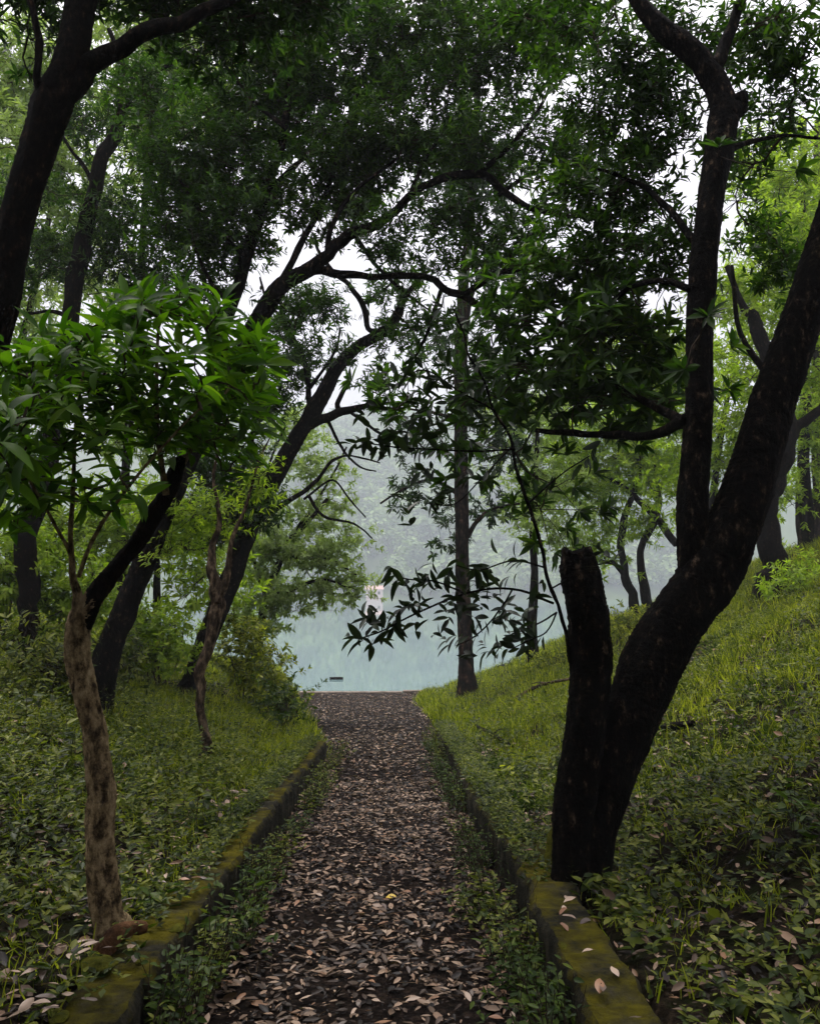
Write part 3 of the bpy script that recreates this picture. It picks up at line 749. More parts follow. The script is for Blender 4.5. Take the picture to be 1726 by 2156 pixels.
t7.crown([(430, 70, d7 + .8, 140, 80, .8), (40, 120, d7 + .9, 70, 110, .6), (560, 40, d7 + .8, 120, 70, .8), (330, -60, d7 + .4, 240, 100, 1.4), (560, -40, d7 + .6, 200, 90, 1.3), (60, -80, d7 + .4, 200, 90, 1.5)], 'canopy_deep', L=.085, ratio=.16, k=13)

# ------------------------------------------------------------------ the big forked tree on the right wall
dr = hit(1205, 1912)
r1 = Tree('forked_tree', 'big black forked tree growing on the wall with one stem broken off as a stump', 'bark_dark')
r1.limb('trunk', [(1243, 1850, dr + .05, 34), (1262, 1740, dr + .05, 38), (1288, 1640, dr + .06, 45), (1320, 1530, dr + .08, 54), (1360, 1430, dr + .1, 58), (1412, 1330, dr + .1, 58), (1470, 1235, dr + .1, 60), (1526, 1140, dr + .1, 58), (1568, 1050, dr + .1, 54), (1598, 950, dr + .1, 49), (1626, 850, dr + .1, 46), (1664, 740, dr + .1, 44), (1704, 620, dr + .1, 41), (1750, 480, dr + .1, 39), (1800, 320, dr + .1, 36), (1850, 120, dr + .1, 32), (1880, -100, dr, 26)], 22, .055, 6, ground=True, knots=8, ridge=.022)
r1.limb('stump', [(1205, 1915, dr, 42), (1203, 1800, dr, 39), (1208, 1700, dr, 40), (1228, 1570, dr, 40), (1245, 1430, dr, 41), (1243, 1340, dr, 44), (1230, 1250, dr, 45), (1219, 1200, dr, 42), (1214, 1165, dr, 33)], 20, .06, 6, ground=True, ragged=.07, knots=5, ridge=.03)
r1.limb('limb', [(1480, 1250, dr + .1, 39.6), (1458, 1150, dr + .1, 32.7), (1462, 1000, dr + .12, 31.8), (1470, 870, dr + .15, 29.2), (1474, 700, dr + .2, 28.4), (1480, 560, dr + .25, 28.4), (1495, 430, dr + .3, 29.2), (1515, 310, dr + .35, 29.2), (1524, 235, dr + .4, 28.4), (1500, 160, dr + .45, 24.9), (1452, 105, dr + .5, 25.8), (1395, 62, dr + .55, 23.2), (1345, 5, dr + .6, 17.2), (1300, -70, dr + .6, 12.0)], 18, .06, 6, knots=10, ridge=.028)
r1.limb('knob', [(1520, 245, dr + .38, 22), (1548, 222, dr + .38, 22), (1566, 208, dr + .38, 18)], 10, .12, ragged=.02)
r1.limb('mossy_stem', [(1160, 1845, dr + .35, 26), (1170, 1780, dr + .35, 20), (1188, 1715, dr + .35, 16), (1215, 1660, dr + .3, 12)], 10, .12, ground=True, bark='moss')
r1.limb('branch', [(1450, 880, dr + .15, 16), (1390, 912, dr + .4, 11), (1300, 915, dr + .8, 9), (1210, 912, dr + 1.1, 7), (1120, 905, dr + 1.4, 5)], 8, .12)
r1.limb('branch', [(1445, 890, dr + .15, 13), (1400, 870, dr + .5, 10), (1340, 835, dr + .9, 7), (1260, 800, dr + 1.2, 5), (1180, 780, dr + 1.5, 3)], 8, .12)
r1.limb('branch', [(1455, 610, dr + .2, 9), (1400, 592, dr + .4, 7), (1340, 600, dr + .7, 6), (1280, 640, dr + .9, 5), (1210, 690, dr + 1.2, 4), (1150, 700, dr + 1.4, 3)], 7, .08)
r1.limb('branch', [(1470, 520, dr + .25, 9), (1400, 430, dr + .6, 7), (1330, 380, dr + .9, 5), (1240, 350, dr + 1.1, 3)], 7, .08)
r1.limb('branch', [(1500, 330, dr + .35, 9), (1570, 300, dr + .6, 6), (1650, 285, dr + .8, 4), (1726, 290, dr + .9, 3)], 7, .08)
r1.limb('branch', [(1500, 150, dr + .45, 16), (1540, 60, dr + .5, 13), (1580, -60, dr + .5, 10)], 8, .08)
r1.limb('branch', [(1640, 820, dr + .12, 9), (1560, 700, dr + .6, 6), (1540, 560, dr + .9, 4)], 7, .08)
r1.crown([(1330, 110, dr + 1.2, 140, 100, 1.17), (1200, 60, dr + 1.6, 140, 80, 0.94), (1290, 260, dr + 1.2, 130, 100, 1.01), (1400, 330, dr + 1.0, 80, 80, 0.94), (1420, 200, dr + 1.1, 70, 80, 0.70), (1580, 330, dr + 1.3, 90, 60, 0.62), (1440, 20, dr + 1.0, 110, 50, 0.78), (1290, 430, dr + 1.2, 130, 90, 1.56), (1220, 560, dr + 1.4, 120, 80, 1.40),
          (1370, 540, dr + .9, 80, 80, 1.48), (1630, 80, dr + .8, 150, 100, 1.25), (1660, 220, dr + 1.2, 100, 70, 0.86), (1590, 440, dr + 1.6, 80, 60, 0.55), (1600, 560, dr + 1.5, 90, 70, 0.94)], 'canopy', L=.085, ratio=.17, k=13, csig=.13)
r1.crown([(1250, 730, dr + 1.3, 140, 90, 1.7), (1120, 790, dr + 1.5, 130, 90, 1.4), (1270, 850, dr + 1.2, 130, 60, 1.4), (1100, 680, dr + 1.5, 100, 70, 1.2), (1360, 700, dr + .9, 80, 90, 1.5), (1390, 820, dr + .8, 60, 60, 1.1), (1180, 620, dr + 1.4, 120, 70, 1.2), (1060, 870, dr + 1.4, 80, 60, .7), (880, 820, dr + 1.6, 70, 60, .45), (820, 890, dr + 1.6, 70, 50, .5), (930, 890, dr + 1.6, 80, 60, .5), (1040, 980, dr + 1.5, 60, 60, .45), (1110, 1110, dr + 1.4, 60, 90, .45), (1180, 1010, dr + 1.4, 60, 60, .5), (1000, 740, dr + 1.6, 60, 60, .5), (1480, 700, dr + .1, 50, 200, .12), (1500, 400, dr + .3, 50, 140, .12)], 'canopy', L=.135, ratio=.16, k=11, part='lower_crown', csig=.18, whorl=True, tl=.12)

# unseen crowns added to both trees over the viewer's head to shade the ground
crown_w(r1, [(1.6, 1.2, 4.9, 1.5, 530), (2.8, .2, 4.9, 1.7, 530), (.4, .2, 5.2, 1.6, 530), (3.6, 1.8, 5.6, 1.5, 442), (1.2, -1.8, 5.2, 1.7, 530), (.2, 1.8, 6.2, 1.4, 397)], 'canopy', .13, .17, 12, 'added_shade_crown')
crown_w(t7, [(-1.6, 1.2, 4.9, 1.5, 530), (-3.2, 1.6, 5.4, 1.5, 442), (-2.4, .2, 4.9, 1.7, 530), (-1.0, -1.2, 5.2, 1.6, 530), (-3.6, -1.4, 4.8, 1.8, 486), (-.8, 1.8, 6.2, 1.4, 353)], 'canopy', .13, .17, 12, 'added_shade_crown')
for (x, y, lab) in ((-3.4, -5.5, 'added shade tree behind the viewpoint on the left bank'), (2.6, -6.0, 'added shade tree behind the viewpoint on the right bank'), (-.2, -11.0, 'added shade tree further behind the viewpoint beside the path'), (5.5, -2.0, 'added shade tree beside the viewpoint up the right slope'), (-6.0, -.5, 'added shade tree beside the viewpoint up the left bank')):
    bt = Tree('added_shade_tree', lab, 'bark_dark', group='shade trees added around the viewpoint')  # unseen trees, added to darken the sides that face the camera
    g0 = float(ground_z(x, y))
    limb_w(bt, 'trunk', [(x, y, g0 - .3, .2), (x + .1, y, g0 + 1.5, .16), (x - .1, y + .2, g0 + 3.5, .12), (x, y, g0 + 5.5, .06)])
    crown_w(bt, [(x, y, g0 + 4.2, 2.4, 260), (x + 1.2, y - .4, g0 + 2.6, 1.7, 160), (x - 1.2, y - .3, g0 + 2.4, 1.7, 160), (x, y - .8, g0 + 1.4, 1.5, 110)], 'canopy_deep', .17, .19, 12)

# ------------------------------------------------------------------ trees on the right slope
dq = hit(1630, 1252)
r2 = Tree('slope_tree', 'dark forked tree standing on the grassy slope behind the big forked trunk', 'bark_brown')
r2.limb('trunk', [(1630, 1256, dq, 32), (1626, 1215, dq, 25), (1618, 1130, dq, 24), (1618, 1060, dq, 24), (1640, 990, dq, 22), (1654, 920, dq, 22), (1650, 850, dq, 19), (1625, 780, dq, 16), (1600, 710, dq, 15), (1590, 670, dq, 14), (1560, 640, dq, 8), (1530, 560, dq, 6)], 12, .09, 5, ground=True, knots=4)
r2.limb('limb', [(1655, 930, dq, 15), (1685, 895, dq, 11), (1726, 860, dq, 9), (1780, 800, dq, 7)], 8, .1)
r2.limb('limb', [(1616, 1080, dq, 12), (1600, 1040, dq, 9), (1590, 980, dq, 7)], 7, .1)
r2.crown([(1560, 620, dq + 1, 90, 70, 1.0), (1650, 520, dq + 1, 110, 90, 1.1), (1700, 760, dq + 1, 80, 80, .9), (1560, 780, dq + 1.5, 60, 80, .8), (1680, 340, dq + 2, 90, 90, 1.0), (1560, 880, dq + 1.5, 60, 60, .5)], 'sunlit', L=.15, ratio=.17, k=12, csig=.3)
for px, lab in ((1686, 'nearer of two reddish trunks at the top of the slope'), (1716, 'reddish trunk at the slope edge, half out of the picture')):
    dd = hit(px, 1135); dd = min(dd, 24)
    r3 = Tree('pine_tree', lab, 'bark_pine', group='trunks at the top of the slope')
    r3.limb('trunk', [(px, 1140, dd, 13), (px, 1080, dd, 11), (px + 4, 900, dd, 10), (px, 600, dd, 9), (px + 6, 250, dd, 6)], 10, .08, 5, ground=True)
    r3.crown([(px + 10, 880, dd, 50, 60, .9), (px, 640, dd + .5, 70, 100, 1.0), (px, 420, dd + .5, 70, 100, 1.0)], 'sunlit', L=.2, ratio=.14, k=12, csig=.35)
de = min(hit(1335, 1300), 25)
r4 = Tree('thin_tree', 'thin crooked twin trunks with yellow green leaves behind the broken stump', 'bark_brown')
r4.limb('trunk', [(1337, 1305, de, 11), (1330, 1250, de, 9), (1318, 1215, de, 9), (1308, 1150, de, 8), (1318, 1080, de, 7), (1345, 1000, de, 6), (1330, 900, de, 4)], 8, .12, 5, ground=True)
r4.limb('trunk', [(1368, 1275, de, 11), (1352, 1210, de, 9), (1350, 1150, de, 8), (1378, 1095, de, 8), (1385, 1040, de, 6), (1370, 940, de, 4)], 8, .12, 5, ground=True)
r4.limb('limb', [(1425, 1145, de - 1, 8), (1380, 1092, de - .5, 8), (1330, 1040, de, 6), (1280, 1005, de, 4), (1230, 980, de, 3)], 7, .12)
r4.limb('limb', [(1325, 1230, de, 6), (1295, 1190, de, 5), (1260, 1180, de, 3.5)], 6, .1)
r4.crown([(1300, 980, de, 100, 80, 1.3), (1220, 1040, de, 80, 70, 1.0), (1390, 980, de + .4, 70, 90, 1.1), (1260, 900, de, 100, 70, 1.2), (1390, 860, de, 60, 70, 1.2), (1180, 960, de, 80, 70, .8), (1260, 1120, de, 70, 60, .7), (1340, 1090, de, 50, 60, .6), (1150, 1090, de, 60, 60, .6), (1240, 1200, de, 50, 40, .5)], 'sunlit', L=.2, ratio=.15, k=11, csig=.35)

# pine beside the end of the path
dp = min(max(hit(987, 1470), 15), 23)
p1 = Tree('pine_tree', 'straight tall reddish trunk standing at the end of the path by the lake', 'bark_pine')
p1.limb('trunk', [(986, 1472, dp, 22.1), (982, 1420, dp, 17.2), (978, 1340, dp, 15.6), (974, 1200, dp, 14.8), (972, 1050, dp, 14.8), (970, 900, dp, 13.9), (970, 750, dp, 13.9), (975, 600, dp, 11.5), (988, 480, dp, 9.8), (1000, 300, dp, 8.2), (1010, 100, dp, 5.7), (1015, -80, dp, 4.1)], 14, .06, 5, ground=True, knots=5, ridge=.04)
p1.limb('branch', [(970, 900, dp, 7), (950, 880, dp - .2, 5), (920, 870, dp - .4, 3.5), (860, 860, dp - .6, 2.5)], 6, .1)
p1.limb('branch', [(985, 1130, dp, 6), (1010, 1090, dp, 4.5), (1040, 1070, dp, 3.5), (1100, 1060, dp, 2.5)], 6, .1)
p1.limb('branch', [(965, 1040, dp, 5), (910, 1010, dp, 3.5), (850, 1030, dp, 2.5), (800, 1060, dp, 2)], 6, .1)
p1.limb('branch', [(975, 700, dp, 7), (1000, 600, dp, 5), (1050, 520, dp, 4)], 6, .1)
p1.crown([(880, 1030, dp, 70, 35, .6), (830, 1070, dp, 40, 20, .4), (930, 860, dp, 60, 50, .5), (1040, 1060, dp, 60, 40, .5), (850, 870, dp, 60, 40, .4), (1060, 540, dp, 80, 80, .8), (980, 380, dp + .5, 120, 120, 1.0), (900, 960, dp, 50, 40, .5), (880, 720, dp + .3, 70, 70, .6), (1050, 830, dp, 70, 90, .9), (960, 1130, dp, 60, 40, .35), (1030, 950, dp, 60, 60, .6), (960, 760, dp, 80, 70, .6)], 'canopy_deep', L=.19, ratio=.16, k=12, csig=.3, up=.05)

# ------------------------------------------------------------------ sapling with dark glossy leaves in front of the lake
ds = 4.75
s1 = Tree('sapling', 'thin dark sapling with big glossy leaves hanging in front of the lake', 'bark_dark')
s1.limb('trunk', [(1236, 1580, ds, 4.2), (1222, 1470, ds, 4), (1198, 1375, ds, 4), (1180, 1290, ds, 4), (1152, 1215, ds, 4), (1140, 1150, ds, 3.8), (1108, 1050, ds, 3.8), (1086, 985, ds, 3.6), (1074, 920, ds, 3.4), (1040, 865, ds, 3), (1018, 800, ds, 2.8), (988, 750, ds, 2.5), (975, 700, ds, 2.2), (955, 650, ds, 2)], 8, .15, 5, ground=True)
tw = []
def br(pts, r=3.0):
    tw.append(s1.limb('branch', [(a, b, ds + dz, r * (1 - .6 * i / len(pts))) for i, (a, b, dz) in enumerate(pts)], 5, .05, 5))
br([(1165, 1270, 0), (1080, 1240, -.05), (980, 1250, -.15), (880, 1290, -.25), (800, 1330, -.3), (755, 1345, -.32)])
br([(980, 1250, -.15), (920, 1225, -.2), (860, 1220, -.2), (830, 1210, -.2)], 2.2)
br([(1080, 1240, -.05), (1040, 1300, -.1), (1000, 1340, -.15), (960, 1360, -.2)], 2.2)
br([(1172, 1290, 0), (1120, 1320, .1), (1070, 1340, .15), (1040, 1380, .15)], 2.2)
br([(1172, 1290, 0), (1150, 1330, -.1), (1110, 1350, -.15), (1080, 1365, -.15)], 2.0)
br([(1078, 945, 0), (1000, 950, -.1), (900, 945, -.2), (820, 940, -.25), (760, 930, -.28)], 2.4)
br([(1112, 1060, 0), (1180, 1000, .1), (1240, 960, .2)], 2.2)
br([(1150, 1195, 0), (1080, 1180, -.1), (1010, 1200, -.2), (960, 1190, -.2)], 2.2)
br([(1160, 1240, 0), (1230, 1200, .2), (1290, 1180, .3)], 2.0)
br([(1042, 865, 0), (960, 820, -.2), (900, 780, -.3), (850, 790, -.35)], 2.4)
br([(1078, 940, 0), (1020, 1000, -.1), (960, 1060, -.15), (900, 1060, -.2)], 2.0)
sc_pos = []; sc_dir = []
def tips(pts, n=3):
    for (a, b, dz) in pts:
        sc_pos.append(P(a, b, ds + dz)); sc_dir.append(unit(np.array([rng.normal() * .7 - .4, rng.normal() * .6, rng.normal() * .5 + .1])))
tips([(755, 1345, -.32), (780, 1300, -.3), (800, 1338, -.3), (850, 1280, -.27), (880, 1300, -.25), (830, 1210, -.2), (860, 1225, -.2), (900, 1215, -.2), (930, 1240, -.18), (960, 1270, -.15), (980, 1235, -.15), (1000, 1340, -.15), (960, 1360, -.2), (1030, 1300, -.1),
      (1040, 1260, -.08), (1040, 1380, .15), (1060, 1340, .15), (1080, 1365, -.15), (1110, 1335, .05), (1100, 1290, 0), (1130, 1250, 0), (1060, 1220, -.05), (1010, 1200, -.2), (960, 1185, -.2), (1080, 1175, -.1), (1240, 960, .2), (1290, 1180, .3), (1230, 1210, .2),
      (760, 930, -.28), (800, 945, -.26), (830, 925, -.25), (870, 950, -.22), (900, 920, -.2), (950, 955, -.15), (1000, 930, -.1), (850, 790, -.35), (880, 830, -.3), (920, 800, -.3), (960, 840, -.2), (900, 860, -.25), (1000, 880, -.1), (830, 870, -.3), (900, 1060, -.2), (940, 1040, -.15), (980, 700, 0), (960, 660, 0),
      (790, 1320, -.3), (820, 1305, -.3), (870, 1260, -.2), (940, 1290, -.15), (1010, 1260, -.1), (1060, 1290, 0), (1000, 1300, -.1), (780, 900, -.3), (860, 905, -.25), (930, 900, -.2), (1000, 850, -.1), (1050, 900, 0), (870, 770, -.35), (940, 770, -.25), (980, 800, -.15), (820, 830, -.35), (900, 990, -.2), (960, 1000, -.15), (1020, 1010, -.1), (860, 1080, -.2), (1000, 760, 0), (1030, 800, 0), (1110, 1345, -.15), (1075, 1310, 0), (1020, 1375, .05)])
pos, dv, nr, Ls, Ws = sprays(np.array(sc_pos), np.array(sc_dir), 9, .105, .17, tl=.24, droop=.45, ang=(30, 70))
SL = [leaf_mesh('sapling_leaf', M['sapling'], .15, .3, .2), leaf_mesh('sapling_leaf_b', M['sapling'], .18, .2, .3, .008), leaf_mesh('sapling_leaf_c', M['sapling'], .13, .35, .1)]
for q in range(min(300, len(pos))):
    place_leaf(SL[q % 3], 'leaf', pos[q], dv[q], nr[q], Ls[q], s1.root)
rest = np.arange(min(300, len(pos)), len(pos))
if len(rest): cloud('crown', [(pos[rest], dv[rest], nr[rest], Ls[rest], Ws[rest])], LANCE, M['sapling'], s1.root)

# ------------------------------------------------------------------ feathery tree over the water and shrubs
dm = 19.0
m1 = Tree('feathery_tree', 'pale green feathery tree spreading low over the water beside the path end', 'bark_dark')
m1.limb('trunk', [(540, 1420, dm, 10), (545, 1340, dm, 9), (560, 1260, dm, 8), (590, 1180, dm, 7), (630, 1120, dm, 5), (690, 1050, dm, 4)], 8, .1, ground=True)
m1.limb('limb', [(560, 1260, dm, 6), (620, 1240, dm - .3, 4), (680, 1220, dm - .4, 3), (740, 1240, dm - .5, 2)], 6, .12)
m1.limb('limb', [(590, 1180, dm, 5), (650, 1170, dm - .3, 4), (700, 1180, dm - .5, 2.5), (750, 1210, dm - .6, 2)], 6, .12)
m1.limb('limb', [(600, 1150, dm, 5), (650, 1080, dm + .3, 3.5), (700, 1000, dm + .4, 2.5), (730, 940, dm + .4, 2)], 6, .12)
m1.limb('limb', [(560, 1260, dm, 5), (530, 1150, dm + .3, 4), (560, 1000, dm + .5, 3), (600, 900, dm + .5, 2)], 6, .12)
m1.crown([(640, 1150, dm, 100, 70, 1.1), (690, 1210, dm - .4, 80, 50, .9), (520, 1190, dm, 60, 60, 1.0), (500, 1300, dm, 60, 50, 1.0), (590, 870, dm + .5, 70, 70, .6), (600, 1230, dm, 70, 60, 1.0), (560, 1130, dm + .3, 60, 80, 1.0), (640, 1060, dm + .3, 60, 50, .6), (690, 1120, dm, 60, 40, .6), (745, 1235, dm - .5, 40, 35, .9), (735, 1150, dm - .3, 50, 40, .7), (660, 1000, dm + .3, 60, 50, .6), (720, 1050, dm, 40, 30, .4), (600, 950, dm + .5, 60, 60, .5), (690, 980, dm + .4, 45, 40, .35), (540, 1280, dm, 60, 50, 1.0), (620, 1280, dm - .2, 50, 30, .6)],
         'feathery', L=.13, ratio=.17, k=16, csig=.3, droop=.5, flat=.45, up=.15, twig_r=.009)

def shrub(px, py, d, rx, ry, lai, mat, label, L=.12, name='shrub', ratio=.2, k=13, stems=4, group='shrubs on the lake bank'):
    c = P(px, py, d); gz = float(ground_z(c[0], c[1]))
    s = Tree(name, label, 'twig', cat='shrub', group=group, base=(c[0], c[1], gz))
    for q in range(stems):
        e = c + np.array([rng.normal() * rx * d / F * .5, rng.normal() * .2, ry * d / F * .3 * rng.random()])
        pts = catmull(np.array([[c[0] + rng.normal() * .08, c[1], gz - .05], (np.array([c[0], c[1], gz]) + e) / 2 + rng.normal(size=3) * .06, e]), 4)
        V, Fs = tube(pts, np.linspace(.018, .006, len(pts)), 6, .05); mb = MB(); mb.add(V, Fs); mb.build('stem', M['twig'], s.root); s.nodes.append(pts)
    s.crown([(px, py, d, rx, ry, lai), (px - rx * .4, py + ry * .5, d - .2, rx * .7, ry * .6, lai * .8), (px + rx * .45, py + ry * .5, d + .1, rx * .6, ry * .6, lai * .8)], mat, L=L, ratio=ratio, k=k, csig=.2)
    return s
shrub(510, 1370, 15.5, 70, 60, 1.2, 'grass', 'bright green shrub at the bank edge beside the black crooked trunk', .12)
shrub(560, 1430, 15, 50, 45, 1.2, 'grass', 'low yellow green shrub beside the left end of the path', .11)
shrub(600, 1475, 13.5, 40, 30, 1.2, 'weed', 'leafy clump spilling over the end of the left wall', .09)
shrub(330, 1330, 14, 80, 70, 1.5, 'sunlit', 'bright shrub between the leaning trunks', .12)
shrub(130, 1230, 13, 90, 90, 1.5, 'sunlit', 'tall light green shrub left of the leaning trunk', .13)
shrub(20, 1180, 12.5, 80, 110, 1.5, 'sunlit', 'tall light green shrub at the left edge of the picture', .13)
shrub(250, 1370, 11.5, 60, 50, 1.5, 'herb', 'dark green shrub behind the mottled trunk', .10)
shrub(110, 1380, 9.5, 80, 60, 1.5, 'herb', 'dark shrub around the foot of the tall trunk', .10)
shrub(1180, 1390, 20, 50, 25, 1.4, 'grass', 'low bright shrub on the bank left of the broken stump', .11)
shrub(1330, 1310, 19, 40, 25, 1.4, 'grass', 'low bright shrub under the thin twin trunks', .11)
shrub(1700, 1215, 15, 60, 35, 1.5, 'sunlit', 'yellow green shrub on the slope below the two reddish trunks', .11)

# trees standing further back, seen as lighter foliage
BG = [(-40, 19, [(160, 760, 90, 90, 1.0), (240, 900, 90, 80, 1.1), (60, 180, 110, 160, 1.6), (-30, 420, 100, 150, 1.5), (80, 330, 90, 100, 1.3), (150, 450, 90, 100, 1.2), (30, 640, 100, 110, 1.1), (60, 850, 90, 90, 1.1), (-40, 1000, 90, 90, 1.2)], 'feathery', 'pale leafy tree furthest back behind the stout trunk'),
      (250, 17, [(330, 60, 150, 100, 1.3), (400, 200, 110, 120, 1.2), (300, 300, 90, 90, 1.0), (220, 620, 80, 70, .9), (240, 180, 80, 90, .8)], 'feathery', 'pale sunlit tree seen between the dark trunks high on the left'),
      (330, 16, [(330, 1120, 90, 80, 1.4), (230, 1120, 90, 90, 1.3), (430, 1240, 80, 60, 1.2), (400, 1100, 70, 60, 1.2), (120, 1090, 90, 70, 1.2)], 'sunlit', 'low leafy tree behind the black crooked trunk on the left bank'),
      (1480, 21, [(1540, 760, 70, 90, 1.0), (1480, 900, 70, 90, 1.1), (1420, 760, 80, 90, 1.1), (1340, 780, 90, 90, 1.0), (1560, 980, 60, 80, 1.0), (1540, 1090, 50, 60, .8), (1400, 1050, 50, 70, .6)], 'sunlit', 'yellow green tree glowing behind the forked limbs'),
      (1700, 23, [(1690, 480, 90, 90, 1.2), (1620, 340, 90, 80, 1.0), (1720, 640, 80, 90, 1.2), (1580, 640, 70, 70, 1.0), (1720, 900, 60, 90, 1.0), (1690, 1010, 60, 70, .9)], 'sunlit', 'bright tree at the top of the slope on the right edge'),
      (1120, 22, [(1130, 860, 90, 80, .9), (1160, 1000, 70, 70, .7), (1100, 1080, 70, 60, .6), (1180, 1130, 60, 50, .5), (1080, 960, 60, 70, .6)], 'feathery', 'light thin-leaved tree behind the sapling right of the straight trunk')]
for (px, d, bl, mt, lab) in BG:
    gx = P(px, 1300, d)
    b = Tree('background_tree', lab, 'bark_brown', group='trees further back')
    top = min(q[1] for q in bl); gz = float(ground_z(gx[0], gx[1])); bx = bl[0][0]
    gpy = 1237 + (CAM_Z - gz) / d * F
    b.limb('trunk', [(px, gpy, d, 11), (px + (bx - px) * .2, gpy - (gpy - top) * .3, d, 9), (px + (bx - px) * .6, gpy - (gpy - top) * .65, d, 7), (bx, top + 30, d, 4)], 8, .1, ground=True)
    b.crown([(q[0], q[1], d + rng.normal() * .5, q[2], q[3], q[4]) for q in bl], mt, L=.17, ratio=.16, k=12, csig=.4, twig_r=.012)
#GROUND
# ------------------------------------------------------------------ ground cover
def scatter(n, x0, x1, y0, y1, pw=1.0):
    """points on the banks, denser near the camera when pw > 1"""
    y = y0 + (y1 - y0) * rng.random(n) ** pw
    x = rng.uniform(x0, x1, n)
    el, er = edge_l(y) - np.where(y < END_L, WALL_W - .1 + .02, -.1), edge_r(y) + np.where(y < END_R, WALL_W - .1 + .02, -.05)
    ok = ((x < el) | (x > er)) & (y < crest(x) + .6)
    x, y = x[ok], y[ok]
    # keep what the camera can see (a margin on either side)
    ok = (np.abs(x) < y * .62 + 1.6)
    x, y = x[ok], y[ok]
    return np.stack([x, y, ground_z(x, y)], -1)

def patchy(Pn, s, ph):
    x, y = Pn[:, 0], Pn[:, 1]
    return .5 + .25 * (np.sin(x * s + ph) * np.sin(y * s * .8 + ph * 2) + np.sin(x * s * 2.1 - y * s * 1.7 + ph) ) + .0

def herbs(Pn, k, h, L, ratio):
    n = len(Pn)
    hh = h * rng.uniform(.35, 1.25, n)
    f = rng.random((n, k)) ** .7
    lean = rng.normal(size=(n, 3)) * np.array([.18, .18, 0])
    pos = Pn[:, None] + (np.array([0, 0, 1.0]) + lean[:, None]) * (hh[:, None] * f)[..., None]
    az = np.arange(k)[None] * 2.399 + rng.random((n, 1)) * 6.28
    el = rng.uniform(-.25, .75, (n, k))
    d = np.stack([np.cos(az) * np.cos(el), np.sin(az) * np.cos(el), np.sin(el)], -1)
    nr = np.array([0, 0, 1.0]) + rng.normal(size=d.shape) * .3
    Ls = L * rng.uniform(.55, 1.25, (n, k)) * (1.15 - .5 * f); Ws = Ls * ratio * rng.uniform(.8, 1.2, (n, k))
    g = lambda a: a.reshape(-1, *a.shape[2:])
    return g(pos), g(d), g(nr), g(Ls), g(Ws)

def blades(Pn, k, h, wdt, spread=.04):
    n = len(Pn)
    pos = Pn[:, None] + rng.normal(size=(n, k, 3)) * np.array([spread, spread, 0])
    d = np.array([0, 0, 1.0]) + rng.normal(size=(n, k, 3)) * np.array([.45, .45, .15])
    nr = rng.normal(size=(n, k, 3))
    Ls = h * rng.uniform(.5, 1.3, (n, k)); Ws = wdt * rng.uniform(.7, 1.3, (n, k))
    g = lambda a: a.reshape(-1, *a.shape[2:])
    return g(pos), unit(g(d)), g(nr), g(Ls), g(Ws)

hn = []
hp = []
A = scatter(5200, -4.5, 4.5, 1.6, 6.5, 1.0); A = A[patchy(A, 2.2, 1) + rng.random(len(A)) * .35 > .50]; hn.append(herbs(A, 8, .15, .062, .27))
A = scatter(16000, -11, 10, 6, 14, 1.0); A = A[patchy(A, 1.9, 2) + rng.random(len(A)) * .4 > .52]; hp.append(herbs(A, 7, .18, .072, .25))
A = scatter(700, -4, 4, 2, 6); hn.append(herbs(A, 6, .2, .085, .26))
A = scatter(1200, -6, 8, 5, 12); hp.append(herbs(A, 9, .32, .085, .16))
A = scatter(2600, -6.5, -1.6, 4, 11, 1.0); hp.append(herbs(A, 11, .38, .075, .22))
A = scatter(9000, -12, 14, 13, 26, 1.0); hp.append(herbs(A, 7, .26, .10, .2))
# plants that creep over the wall tops
yw = rng.uniform(4.6, END_R + .5, 2600); xw = WALL_R + WALL_W * rng.random(2600) ** .8; kp = rng.random(2600) < sstep(4.2, 8.5, yw) * .85 + .12
xw, yw = xw[kp], yw[kp]; hp.append(herbs(np.stack([xw, yw, base_z(yw) + WALL_H], -1), 7, .10, .05, .26))
yw = rng.uniform(3.2, END_L, 2600); xw = WALL_L - WALL_W * (1 - .62 * rng.random(2600) ** 1.6); kp = rng.random(2600) < .15 + .5 * sstep(4.5, 7, yw)
xw, yw = xw[kp], yw[kp]; hp.append(herbs(np.stack([xw, yw, base_z(yw) + WALL_H - .01], -1), 7, .09, .05, .26))
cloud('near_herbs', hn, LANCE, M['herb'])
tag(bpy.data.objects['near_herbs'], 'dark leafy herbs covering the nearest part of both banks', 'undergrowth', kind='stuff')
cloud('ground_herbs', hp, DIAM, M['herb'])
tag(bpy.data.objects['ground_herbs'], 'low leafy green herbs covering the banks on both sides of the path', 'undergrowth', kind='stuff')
gp = []
A = scatter(2500, -4, 4.5, 1.6, 6.5); A = A[patchy(A, 1.8, 4) + rng.random(len(A)) * .4 > .6]; gp.append(blades(A, 6, .11, .0035))
A = scatter(8000, -8, 10, 6, 15); A = A[patchy(A, 1.6, 5) + rng.random(len(A)) * .4 > .62]; wp = [blades(A, 8, .15, .005)]
A = scatter(17000, -13, 17, 12.5, 27.5); A = A[(patchy(A, 1.3, 6) + rng.random(len(A)) * .5 > .56) & (rng.random(len(A)) < .25 + .75 * sstep(13, 20, A[:, 1]))]; gp.append(blades(A, 9, .24, .010, .07))
A = scatter(11000, -6.5, -1.3, 5.5, 14.5); A = A[(patchy(A, 1.5, 3) + rng.random(len(A)) * .5 > .58) & (rng.random(len(A)) < sstep(5.5, 12, A[:, 1]) * .85 + .05)]; gp.append(blades(A, 8, .17, .006, .05))
